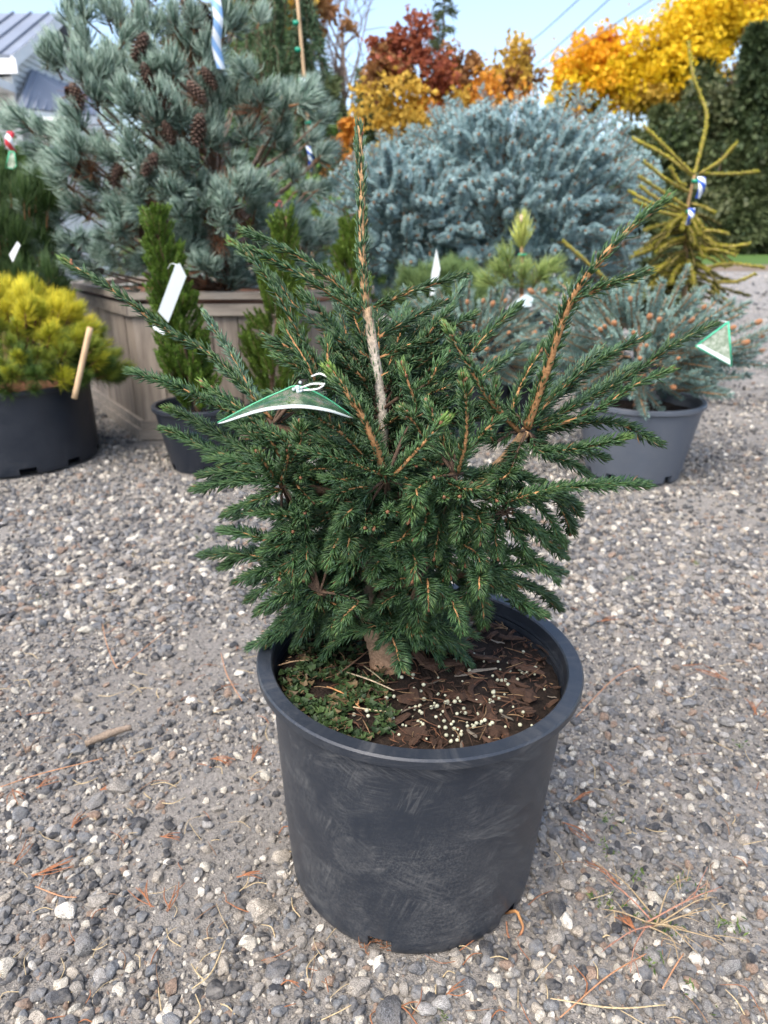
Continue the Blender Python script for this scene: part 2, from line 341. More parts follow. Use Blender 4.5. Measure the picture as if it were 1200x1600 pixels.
mb = MB(); mb.add([(-80, 23, 0.004), (80, 22, 0.004), (80, 29, 0.004), (-80, 30, 0.004)], [np.array([[0, 1, 2, 3]])], (0.3, 0.3, 0.3))
tag(mb.build('dirt_road', M_DIRT), 'brown dirt track along the far side of the gravel', None, kind='structure')
mb = MB(); mb.add([(-200, 28.5, 0.009), (200, 28.5, 0.009), (200, 300, 0.009), (-200, 300, 0.009)], [np.array([[0, 1, 2, 3]])], (0.3, 0.3, 0.3))
tag(mb.build('lawn', M_GRASS), 'strip of green lawn below the far trees', None, kind='structure')

mb = MB(); n = 120; an = np.linspace(-1.5, 1.5, n); hz_ = 9 + 2.5 * np.sin(an * 9) + 1.5 * np.sin(an * 23 + 1) + rng.normal(size=n) * 0.7
V = np.concatenate([np.c_[150 * np.sin(an), 150 * np.cos(an), np.full(n, -0.5)], np.c_[165 * np.sin(an), 165 * np.cos(an), hz_], np.c_[260 * np.sin(an), 260 * np.cos(an), np.full(n, -0.5)]]); j = np.arange(n - 1)
mb.add(V, [np.stack([k * n + j, k * n + j + 1, (k + 1) * n + j + 1, (k + 1) * n + j], -1) for k in (0, 1)], (0.05, 0.075, 0.035)); tag(mb.build('hills', M_FOLI), 'low wooded rise along the horizon behind the trees', None, kind='structure')
POTX, POTY, TILT = 0.0403, 0.838, 0.021
POTS = []                                            # (x, y, r) footprints kept free of stones

# ------------------------------------------------------------------ pots
def lathe_pot(root, prof_out, prof_in, mat, notches, zn, seg=144, rimz=None):
    """wall (outer and inner shell) and rim as two parts; notches = angles (deg, 0 = towards the camera) cut into the foot"""
    a = (np.arange(seg) + 0.5) * 2 * np.pi / seg
    def cut(deg_half):
        m = np.zeros(seg, bool)
        for n_ in notches:
            d = (np.degrees(a) - n_ + 180) % 360 - 180; m |= np.abs(d) < deg_half
        return m
    cm = cut(5.4)
    ang = np.arange(seg) * 2 * np.pi / seg; dirv = np.stack([np.sin(ang), -np.cos(ang)], 1)
    def shell(mb, prof, flip):
        k = len(prof); V = np.array([[(r * d[0], r * d[1], z) for d in dirv] for r, z in prof]).reshape(-1, 3); fs = []
        for i in range(k - 1):
            low = max(prof[i][1], prof[i + 1][1]) <= zn + 1e-6
            for j in range(seg):
                if low and cm[j]: continue
                q = (i * seg + j, i * seg + (j + 1) % seg, (i + 1) * seg + (j + 1) % seg, (i + 1) * seg + j)
                fs.append(q[::-1] if flip else q)
        mb.add(V, [np.array(fs)], (0.1, 0.1, 0.1))
    mb = MB(); shell(mb, prof_out['wall'], False); shell(mb, prof_in, True)
    ro = [p for p in prof_out['wall'] if p[1] <= zn + 1e-6][-1]; ri = [p for p in prof_in if p[1] <= zn + 1e-6][-1]
    r0o, r0i = prof_out['wall'][0], prof_in[0]
    for j in range(seg):                                  # cut faces of the notches
        k = (j + 1) % seg
        if cm[j]:
            p = lambda rr, jj, z: (rr * dirv[jj][0], rr * dirv[jj][1], z)
            mb.add([p(ro[0], j, zn), p(ro[0], k, zn), p(ri[0], k, zn), p(ri[0], j, zn)], [np.array([[0, 1, 2, 3]])], (0.1,) * 3)
            for jj, prev in ((j, cm[j - 1]), (k, cm[k])):
                if not prev: mb.add([p(r0o[0], jj, 0), p(ro[0], jj, zn), p(ri[0], jj, zn), p(r0i[0], jj, r0i[1])], [np.array([[0, 1, 2, 3]])], (0.1,) * 3)
    mb.sharp = R(25); wall = mb.build('wall', mat, root)
    mb = MB(); mb.sharp = R(25); shell(mb, prof_out['rim'], False); mb.build('rim', mat, root)
    return wall
def std_pot(name, label, cx, cy, rt, rb, h, mat, notches, group=None, soil=True, rim_h=0.02, soil_drop=0.06, rot=0):
    root = thing(name, label, 'plant pot', (cx, cy, 0), group); t = 0.004
    rw = rt - 0.011
    out = {'wall': [(rb - 0.008, 0.0), (rb - 0.001, 0.004), (rb, 0.012), (rb + (rw - rb) * 0.028 / h, 0.03), (rw, h - rim_h)],
           'rim': [(rw - 0.001, h - rim_h), (rt - 0.003, h - rim_h + 0.001), (rt, h - rim_h + 0.004), (rt, h - 0.003), (rt - 0.003, h), (rt - 0.016, h), (rt - 0.018, h - 0.004), (rt - 0.019, h - rim_h)]}
    inn = [(rb - t - 0.006, 0.012), (rb - t, 0.03), (rw - t, h - rim_h), (rt - 0.019, h - rim_h)]
    lathe_pot(root, out, inn, mat, notches, 0.03, 96)
    if soil:
        mb = MB(); a = np.linspace(0, 2 * np.pi, 40, endpoint=False); zs = h - soil_drop; V = [(0, 0, zs + 0.02)]
        for q in (0.35, 0.7, 1.0):
            V += [((rw - t - 0.004) * q * math.cos(x), (rw - t - 0.004) * q * math.sin(x), zs + 0.012 * (1 - q) + rng.normal() * 0.004) for x in a]
        f3 = [(0, 1 + k, 1 + (k + 1) % 40) for k in range(40)]; f4 = [(1 + i_ * 40 + k, 1 + (i_ + 1) * 40 + k, 1 + (i_ + 1) * 40 + (k + 1) % 40, 1 + i_ * 40 + (k + 1) % 40) for i_ in range(2) for k in range(40)]
        mb.add(V, [np.array(f3), np.array(f4)], (0.1,) * 3); mb.build('soil', M_NEEDLEBED if soil == 'needles' else M_SOIL, root)
        mb = MB(); V = [(0, 0, 0.014)] + [((rb - 0.01) * math.cos(x), (rb - 0.01) * math.sin(x), 0.014) for x in a]
        mb.add(V, [np.array(f3)], (0.1,) * 3); mb.build('base', mat, root)
    POTS.append((cx, cy, rb + 0.004))
    return root

# hero pot
pot = thing('plant_pot', 'scuffed black nursery pot holding the green spruce in the foreground', 'plant pot', (POTX, POTY, 0)); pot.rotation_euler = (0, TILT, 0); pot.scale = (1.015, 1.015, 1)
prof = {'wall': [(0.166, 0.0), (0.1735, 0.002), (0.1765, 0.008), (0.1775, 0.016), (0.1785, 0.026), (0.1785, 0.0265), (0.185, 0.12), (0.192, 0.24), (0.1965, 0.333)],
        'rim': [(0.1955, 0.3325), (0.206, 0.3335), (0.2115, 0.3345), (0.2145, 0.3365), (0.2150, 0.340), (0.2152, 0.3475), (0.2132, 0.3500), (0.1965, 0.3497), (0.1945, 0.3475), (0.1932, 0.333)]}
inn = [(0.168, 0.012), (0.1735, 0.026), (0.1735, 0.0265), (0.186, 0.24)]
z = 0.245
while z < 0.325:                                        # moulded ridges inside
    r_ = 0.186 + (z - 0.24) * 0.075; inn += [(r_, z), (r_ + 0.0012, z + 0.003), (r_, z + 0.006)]; z += 0.011
inn += [(0.1932, 0.333)]
lathe_pot(pot, prof, inn, M_POT, [-15, 45, 105, 165, 225, 285], 0.0265, 180)
mb = MB(); a = np.linspace(0, 2 * np.pi, 60, endpoint=False)
mb.add([(0, 0, 0.012)] + [(0.168 * math.cos(x), 0.168 * math.sin(x), 0.012) for x in a], [np.array([(0, 1 + k, 1 + (k + 1) % 60) for k in range(60)])], (0.1,) * 3)
mb.build('base', M_POT, pot)
mb = MB(); mb.add([(0.158 * math.cos(x), 0.158 * math.sin(x), zz) for zz in (0.0125, 0.034) for x in a], [np.array([(k, (k + 1) % 60, 60 + (k + 1) % 60, 60 + k) for k in range(60)])], (0.1,) * 3)
mb.build('root_ball', M_SOIL, pot)
POTS.append((POTX, POTY, 0.176))

# ------------------------------------------------------------------ soil in the hero pot with bark chips, beads, liverwort
soil = thing('potting_soil', 'dark potting mix with bark chips inside the black pot', 'soil', (POTX, POTY, 0)); soil.rotation_euler = (0, TILT, 0); soil.scale = (1.015, 1.015, 1)
def soilz(x, y):
    r2 = x * x + y * y
    return 0.319 + 0.010 * np.exp(-((x + 0.02) ** 2 + (y - 0.02) ** 2) / 0.006) + 0.005 * np.sin(31 * x + 1) * np.cos(27 * y) + 0.004 * np.sin(70 * x) * np.sin(63 * y + 1) - 0.006 * np.clip((np.sqrt(r2) - 0.15) / 0.035, 0, 1)
mb = MB(); rr_ = np.linspace(0, 0.1895, 30); aa = np.linspace(0, 2 * np.pi, 96, endpoint=False)
V = np.array([(r_ * math.cos(t), r_ * math.sin(t), 0) for r_ in rr_ for t in aa]); V[:, 2] = soilz(V[:, 0], V[:, 1]) + rng.normal(size=len(V)) * 0.0012
V[-96:, 2] -= 0.004
q = np.array([(i_ * 96 + k, (i_ + 1) * 96 + k, (i_ + 1) * 96 + (k + 1) % 96, i_ * 96 + (k + 1) % 96) for i_ in range(29) for k in range(96)])
mb.add(V, [q], (0.1,) * 3); mb.build('soil_surface', M_SOIL, soil)
def loc_soil(px, py):
    p = gnd(px, py, 0.323); return p[0] - POTX, p[1] - POTY
# chip prototypes
chips = []
for k in range(8):
    mb = MB(); L_ = 1.0; n_ = 5; pts = [(-0.5 + 0.25 * i_, rng.normal() * 0.05, rng.normal() * 0.04) for i_ in range(n_)]
    wd = rng.uniform(0.07, 0.13) if k % 2 else rng.uniform(0.15, 0.24); tube(mb, pts, [wd * 0.5, wd * 0.9, wd, wd * 0.85, wd * 0.45], 5, (0.1,) * 3, n_, lump=0.25)
    v = mb.v[0]; v[:, 2] *= rng.uniform(0.3, 0.6); chips.append(mb.mesh('chip', smooth=False)); chips[-1].materials.append(M_CHIP if k < 6 else M_CHIPG)
cnt = 0
while cnt < 265:
    t = rng.uniform(0, 2 * np.pi); r_ = 0.183 * math.sqrt(rng.uniform()); x, y = r_ * math.cos(t), r_ * math.sin(t)
    left = x < -0.02 and y < 0.06
    if left and rng.uniform() < 0.86: continue
    if y > 0.12 and rng.uniform() < 0.5: continue
    if (x + 0.035) ** 2 + (y) ** 2 < 0.024 ** 2: continue
    k = int(rng.integers(0, 8)); k = k if rng.uniform() < 0.55 or k < 6 else int(rng.integers(0, 6)); o = bpy.data.objects.new('bark_chip', chips[k]); col.objects.link(o); o.parent = soil
    s_ = rng.uniform(0.009, 0.026) if rng.uniform() < 0.75 else rng.uniform(0.026, 0.048)
    if r_ > 0.16: s_ = min(s_, 0.022)
    o.location = (x, y, soilz(x, y) + rng.uniform(0.001, 0.006)); o.rotation_euler = (rng.normal() * 0.25, rng.normal() * 0.25, rng.uniform(0, 6.28)); o.scale = (s_, s_ * rng.uniform(0.6, 1.2), s_)
    cnt += 1
# chosen big chips (photo pixel, length px, image angle deg, grey?)
for px, py, ln, an, g in ((735, 1056, 75, -15, 1), (690, 1048, 50, 10, 0), (735, 1025, 60, 35, 0), (815, 1040, 60, 40, 0), (840, 1010, 40, 60, 0), (515, 1047, 22, 60, 1), (560, 1080, 60, 15, 0), (640, 1090, 40, 80, 0), (460, 1010, 38, 75, 1), (790, 1000, 45, 20, 0), (830, 990, 50, 55, 0)):
    x, y = loc_soil(px, py); o = bpy.data.objects.new('bark_chip', chips[6 + (cnt % 2)] if g else chips[cnt % 6]); cnt += 1; col.objects.link(o); o.parent = soil
    s_ = ln / 1250; o.location = (x, y, soilz(x, y) + 0.009); o.rotation_euler = (0.1, -0.05, R(-an)); o.scale = (s_, s_ * 0.75, s_ * 0.8)
bead_m = MB(); sphere(bead_m, (0, 0, 0), 1, (0.5,) * 3, 8, 6); bead_me = bead_m.mesh('bead'); bead_me.materials.append(M_BEAD)
for k in range(150):
    if k < 80: px, py = rng.normal(655, 45), rng.normal(1112, 22)
    elif k < 140: px, py = rng.uniform(690, 840), rng.uniform(1020, 1150)
    else: px, py = rng.uniform(560, 860), rng.uniform(1000, 1160)
    x, y = loc_soil(px, py)
    if x * x + y * y > 0.178 ** 2: continue
    o = bpy.data.objects.new('fertiliser_bead', bead_me); col.objects.link(o); o.parent = soil; s_ = rng.uniform(0.0013, 0.0031)
    o.location = (x, y, soilz(x, y) + 0.002 + rng.uniform(0, 0.006)); o.scale = (s_, s_ * rng.uniform(.85, 1.1), s_ * 0.93)
# liverwort: a mat of small lobed fronds
mb = MB()
for k in range(3200):
    px, py = rng.uniform(415, 610), rng.uniform(985, 1160); x, y = loc_soil(px, py)
    if x * x + y * y > 0.183 ** 2 or x > -0.015 + rng.normal() * 0.012 or rng.uniform() < max(0, (px - 545) / 90): continue
    if math.sin(61 * x + 3) * math.cos(53 * y) < -0.5 or rng.uniform() < .25: continue
    n_ = 7; r_ = rng.uniform(0.0026, 0.0066); th = rng.uniform(0, 6.28); z0 = soilz(x, y) + rng.uniform(0.003, 0.010)
    an = th + np.linspace(-1.9, 1.9, n_); rr2 = r_ * (1 + 0.28 * np.cos(np.linspace(0, 4 * np.pi, n_))) ; lift = rng.uniform(0.0, 1.1)
    V = np.vstack([[x, y, z0], np.c_[x + rr2 * np.cos(an), y + rr2 * np.sin(an), z0 + rr2 * lift + rng.normal(size=n_) * 0.0008]])
    c = mixc((0.018, 0.040, 0.014), (0.075, 0.125, 0.040), rng.uniform(size=1) ** 1.5)[0]
    if rng.uniform() < 0.10: c = np.array((0.17, 0.12, 0.06)) * rng.uniform(.5, 1.2)
    mb.add(V, [np.array([(0, i_, i_ + 1) for i_ in range(1, n_)])], np.vstack([c * 0.75] + [c] * n_))
o = mb.build('liverwort', M_FOLI, soil); o['kind'] = 'stuff'; o['label'] = 'low mat of green liverwort covering the soil'
# fine litter on the soil: dead needles, root threads, straw
mb = MB()
for k in range(520):
    t = rng.uniform(0, 2 * np.pi); r_ = 0.178 * math.sqrt(rng.uniform()); x, y = r_ * math.cos(t), r_ * math.sin(t); z0 = soilz(x, y) + rng.uniform(0.004, 0.011)
    L_ = rng.uniform(0.008, 0.03); an = rng.uniform(0, 6.28); d = np.array([math.cos(an), math.sin(an), rng.normal() * 0.15]) * L_ / 2
    if r_ > 0.16: d *= 0.4
    c = ((0.08, 0.04, 0.025), (0.13, 0.062, 0.034), (0.20, 0.13, 0.07), (0.05, 0.03, 0.02), (0.10, 0.048, 0.03))[int(rng.integers(0, 5))]
    p = np.array([x, y, z0]); tube(mb, [p - d, p + np.array([rng.normal() * 0.002, rng.normal() * 0.002, 0.001]), p + d], [0.0004, rng.uniform(0.0006, 0.0012), 0.0004], 4, c, 4, False)
for (a0, b0, c) in (((533, 1057), (608, 1089), (0.5, 0.40, 0.27)), ((505, 1083), (538, 1099), (0.45, 0.22, 0.09)), ((545, 1118), (595, 1121), (0.45, 0.36, 0.22)), ((562, 1050), (592, 1075), (0.34, 0.28, 0.17)), ((540, 1098), (555, 1120), (0.4, 0.2, 0.09)), ((552, 1115), (559, 1083), (0.4, 0.2, 0.09)), ((430, 1047), (478, 1046), (0.35, 0.24, 0.14)), ((520, 1066), (575, 1025), (0.22, 0.13, 0.08))):
    x0, y0 = loc_soil(*a0); x1, y1 = loc_soil(*b0); tube(mb, [(x0, y0, soilz(x0, y0) + 0.010), ((x0 + x1) / 2, (y0 + y1) / 2, 0.333), (x1, y1, soilz(x1, y1) + 0.011)], [0.0009, 0.0012, 0.0007], 5, c, 6)
o = mb.build('needle_litter', M_BARK, soil); o['kind'] = 'stuff'

# ------------------------------------------------------------------ hero spruce
TRUNK_PX = [(608, 1062, 0.0), (598, 1010, 0.004), (582, 950, 0.01), (577, 890, 0.012), (585, 800, 0.01), (593, 720, 0.01), (598, 650, 0.01), (588, 570, 0.01), (572, 480, 0.008), (566, 400, 0.004), (565, 300, 0.0), (561, 196, -0.004)]
tp = np.array([at(a_, b_, POTY + 0.0 + c_) for a_, b_, c_ in TRUNK_PX]); tp[0][2] = 0.308
base = tp[0].copy()
spruce = thing('spruce_tree', 'dark green dwarf spruce with long bare leader in the front black pot', 'conifer', base)
TPX = np.array(TRUNK_PX)
def trunk_at(py):
    y = TPX[:, 1][::-1]; return np.array([np.interp(py, y, tp[:, k][::-1]) for k in range(3)])
mb = MB()
tube(mb, tp[:9], [0.0225, 0.0200, 0.0185, 0.0170, 0.0135, 0.0100, 0.0066, 0.0060, 0.0056], 14, [(0.36, 0.20, 0.11), (0.30, 0.20, 0.13), (0.26, 0.20, 0.15), (0.25, 0.20, 0.15), (0.25, 0.19, 0.14), (0.33, 0.27, 0.21), (0.52, 0.46, 0.38), (0.58, 0.52, 0.44), (0.46, 0.31, 0.18)], 90, lump=0.075)
mb.build('trunk', M_BARK, spruce, base)
mb = MB(); flare = base + np.array([0, 0, 0.002])
for an in (0.3, 1.5, 2.6, 3.9, 5.1):
    d = np.array([math.cos(an), math.sin(an), 0]); tube(mb, [flare + [0, 0, 0.022], flare + d * 0.024 + [0, 0, 0.008], flare + d * 0.045 + [0, 0, -0.008]], [0.012, 0.009, 0.003], 7, (0.27, 0.17, 0.10), 8, lump=0.1)
mb.build('root_flare', M_BARK, spruce, base)

ORANGE = np.array((0.42, 0.220, 0.098)); OLD = np.array((0.36, 0.25, 0.16))
def auto_dy(px, py):
    r_ = ((px - 600) / 305) ** 2 + ((py - 800) / 250) ** 2
    return -0.135 * math.sqrt(1 - r_) if r_ < 1 else 0.0
def spruce_shoot(pts, r0, r1, mode='flat', dens=1500, L=0.0155, start=0.0, new=0.0, glauc=0.0, bark=ORANGE, parent=None, base_=base, name='branch', buds=1, conn=0.0, collect=None):
    seglen = np.linalg.norm(np.diff(np.asarray(pts), axis=0), axis=1).sum(); n = max(8, int(seglen / 0.008))
    mb = collect[0] if collect else MB(); P = tube(mb, pts, [r0, (r0 + r1) / 2, r1], 6, (np.array([bark * 0.8, bark, bark * 1.05]) if start == 0 else np.array([np.array((0.085, 0.055, 0.038)) if k / 15 <= conn * 1.05 else bark for k in range(16)])), n, lump=0.07)
    T = unit(np.gradient(P, axis=0)); tip = P[-1]; tT = T[-1]
    nb = buds if buds else 0
    for k in range(nb):
        d = unit(tT + rng.normal(size=3) * (0.15 if k == 0 else 0.5)); c = tip + d * 0.003 - (tT * rng.uniform(0.002, 0.012) if k else 0)
        s_, u_ = np.cross(d, [0.3, 0.2, 0.9]), None; s_ = s_ / np.linalg.norm(s_); u_ = np.cross(d, s_)
        sphere(mb, c, 0.0021, (0.22, 0.105, 0.06), 6, 4, (1, 1, 1.5), np.stack([s_, u_, d], 1))
    br = None if collect else mb.build(name, M_BARK, parent, base_)
    m = int(seglen * (1 - start) * dens)
    s = start + (1 - start) * rng.uniform(size=m); xt = np.concatenate([s, np.full(int(16), 1.0) - rng.uniform(size=16) * 0.012 / max(seglen, 0.02)]) ; m = len(xt)
    f = xt * (n - 1); i0 = np.clip(f.astype(int), 0, n - 2); fr = (f - i0)[:, None]
    Q = P[i0] * (1 - fr) + P[i0 + 1] * fr; TT = unit(T[i0] * (1 - fr) + T[i0 + 1] * fr)
    Zr = np.tile([0, 0, 1.0], (m, 1)); steep = np.abs(TT[:, 2]) > 0.93; Zr[steep] = [0, -1, 0.0]
    U = unit(Zr - TT * (Zr * TT).sum(1, keepdims=True)); S = np.cross(TT, U)
    up = np.clip(np.abs(TT[:, 2]), 0, 1)
    if mode == 'flat':
        k = rng.uniform(size=m); phi = np.where(k < 0.39, rng.normal(0.2, 0.33, m), np.where(k < 0.78, np.pi - rng.normal(0.2, 0.33, m), np.where(k < 0.95, rng.uniform(0.5, 2.64, m), rng.uniform(3.5, 5.9, m))))
        lat = np.abs(np.cos(phi)); al = np.radians(38 + 27 * lat) + rng.normal(0, 0.13, m); LL = L * (0.8 + 0.22 * lat)
    elif mode == 'round':
        phi = rng.uniform(0, 2 * np.pi, m); al = rng.normal(0.70, 0.15, m); LL = np.full(m, L * 0.9)
    elif mode == 'upper':
        k = rng.uniform(size=m); phi = np.where(k < 0.36, rng.normal(0.15, 0.45, m), np.where(k < 0.72, np.pi - rng.normal(0.15, 0.45, m), rng.uniform(0, 2 * np.pi, m))); al = rng.normal(0.62, 0.17, m); LL = np.full(m, L * 0.9)
    else:
        phi = rng.uniform(0, 2 * np.pi, m); al = np.abs(rng.normal(0.34, 0.16, m)) + 0.05; LL = np.full(m, L * 0.85)
    endf = np.clip((xt - (1 - 0.02 / max(seglen, 0.03))) / (0.02 / max(seglen, 0.03)), 0, 1); al = np.clip(al * (1 - 0.55 * endf), 0.06, 1.45)
    LL = LL * rng.uniform(0.78, 1.1, m) * (1 - 0.18 * endf) * np.clip(0.7 + 4 * (xt - start), 0.7, 1)
    rad = np.cos(phi)[:, None] * S + np.sin(phi)[:, None] * U
    D1 = unit(np.cos(al)[:, None] * TT + np.sin(al)[:, None] * rad); a2 = np.clip(al - rng.uniform(0.05, 0.32, m), 0, 2)
    D2 = unit(np.cos(a2)[:, None] * TT + np.sin(a2)[:, None] * rad + rng.normal(size=(m, 3)) * 0.05)
    Q = Q + rad * (r0 * (1 - xt) + r1 * xt)[:, None] * 0.8
    t = rng.uniform(size=m)
    c1 = mixc((0.020, 0.055, 0.022), (0.062, 0.125, 0.042), t) * rng.uniform(0.8, 1.2); c0 = c1 * 0.75
    if glauc: c1 = c1 + glauc * np.array((0.075, 0.105, 0.105)) * rng.uniform(0.3, 1, m)[:, None]; c0 = c0 + glauc * np.array((0.05, 0.075, 0.075))
    ol = rng.uniform(size=m) < 0.06; c1[ol] = (0.10, 0.15, 0.05); ol = rng.uniform(size=m) < 0.012; c1[ol] = (0.20, 0.11, 0.04)
    nw = (endf * new)[:, None]; c1 = c1 * (1 - nw) + np.array((0.13, 0.22, 0.035)) * nw
    bk = (rng.uniform(size=m) < 0.22) & (np.sin(phi) < 0.2); c1[bk] = c1[bk] * 0.8 + np.array((0.03, 0.05, 0.045))
    mb = collect[1] if collect else MB(); solid_needles(mb, Q, D1, D2, LL, rng.uniform(0.0015, 0.0021, m), c0, c1)
    if collect: return None
    nd_ = mb.build('needles', M_NEEDLE, br, (0, 0, 0) if br.parent is None else base_); nd_['kind'] = 'stuff'
    return br
def limb(pts, r, c, n=20):
    mb = MB(); tube(mb, pts, r, 9, c, n, lump=0.10); return mb.build('limb', M_BARK, spruce, base)
def PX(pts, mode='flat'):
    out = []; pts = list(pts)
    if mode == 'flat' and len(pts[-1]) > 2 and len(pts) == 3: pts = [(p[0], p[1], pts[-1][2] + 0.5 * (p[2] - pts[-1][2])) for p in pts]
    for k, p in enumerate(pts):
        dy = p[2] if len(p) > 2 else auto_dy(p[0], p[1]) * (0.78 + 0.22 * k / max(1, len(pts) - 1))
        out.append(at(p[0], p[1], POTY + dy))
    return out
# limbs: inner bark darkened to stand in for shade within the crown
hubR = at(823, 672, POTY - 0.05); hubC = at(604, 748, POTY - 0.13); hubL = at(440, 756, POTY - 0.08); hubLL = at(425, 665, POTY - 0.04); hubM = at(712, 742, POTY - 0.13); hubB = at(500, 925, POTY - 0.10); hubBR = at(755, 893, POTY - 0.09); hubLR = at(655, 905, POTY - 0.13); hubRR = at(790, 800, POTY - 0.08)
limb([trunk_at(890), at(660, 815, POTY - 0.02), at(770, 735, POTY - 0.04), hubR], [0.011, 0.0085, 0.0070, 0.0054], [(0.12, 0.085, 0.06), (0.13, 0.09, 0.065), (0.27, 0.19, 0.12), (0.47, 0.29, 0.15)])
for h, py, r_ in ((hubC, 820, 0.006), (hubL, 800, 0.006), (hubLL, 740, 0.006), (hubM, 800, 0.005), (hubB, 940, 0.005), (hubBR, 930, 0.005), (hubLR, 945, 0.005), (hubRR, 870, 0.005)):
    t0 = trunk_at(py); limb([t0, (t0 + h) / 2 + np.array([0, 0, 0.006]), h], [r_ * 1.2, r_, r_ * 0.8], [(0.10, 0.07, 0.05), (0.10, 0.068, 0.045), (0.12, 0.075, 0.045)], 14)
hubs = [hubR, hubC, hubL, hubLL, hubM, hubB, hubBR, hubLR, hubRR]
# leader
spruce_shoot(list(tp[8:]), 0.0046, 0.0030, 'leader', 1900, 0.0150, glauc=0.25, parent=spruce, name='leader', bark=np.array((0.52, 0.31, 0.16)), buds=3)
mbw = tp[6:9]; spruce_shoot([tp[5] + 0.3 * (tp[6] - tp[5]), tp[6], tp[7], tp[8]], 0.004, 0.004, 'leader', 1200, 0.016, glauc=0.4, parent=spruce, bark=np.array((0.5, 0.45, 0.38)), buds=0)
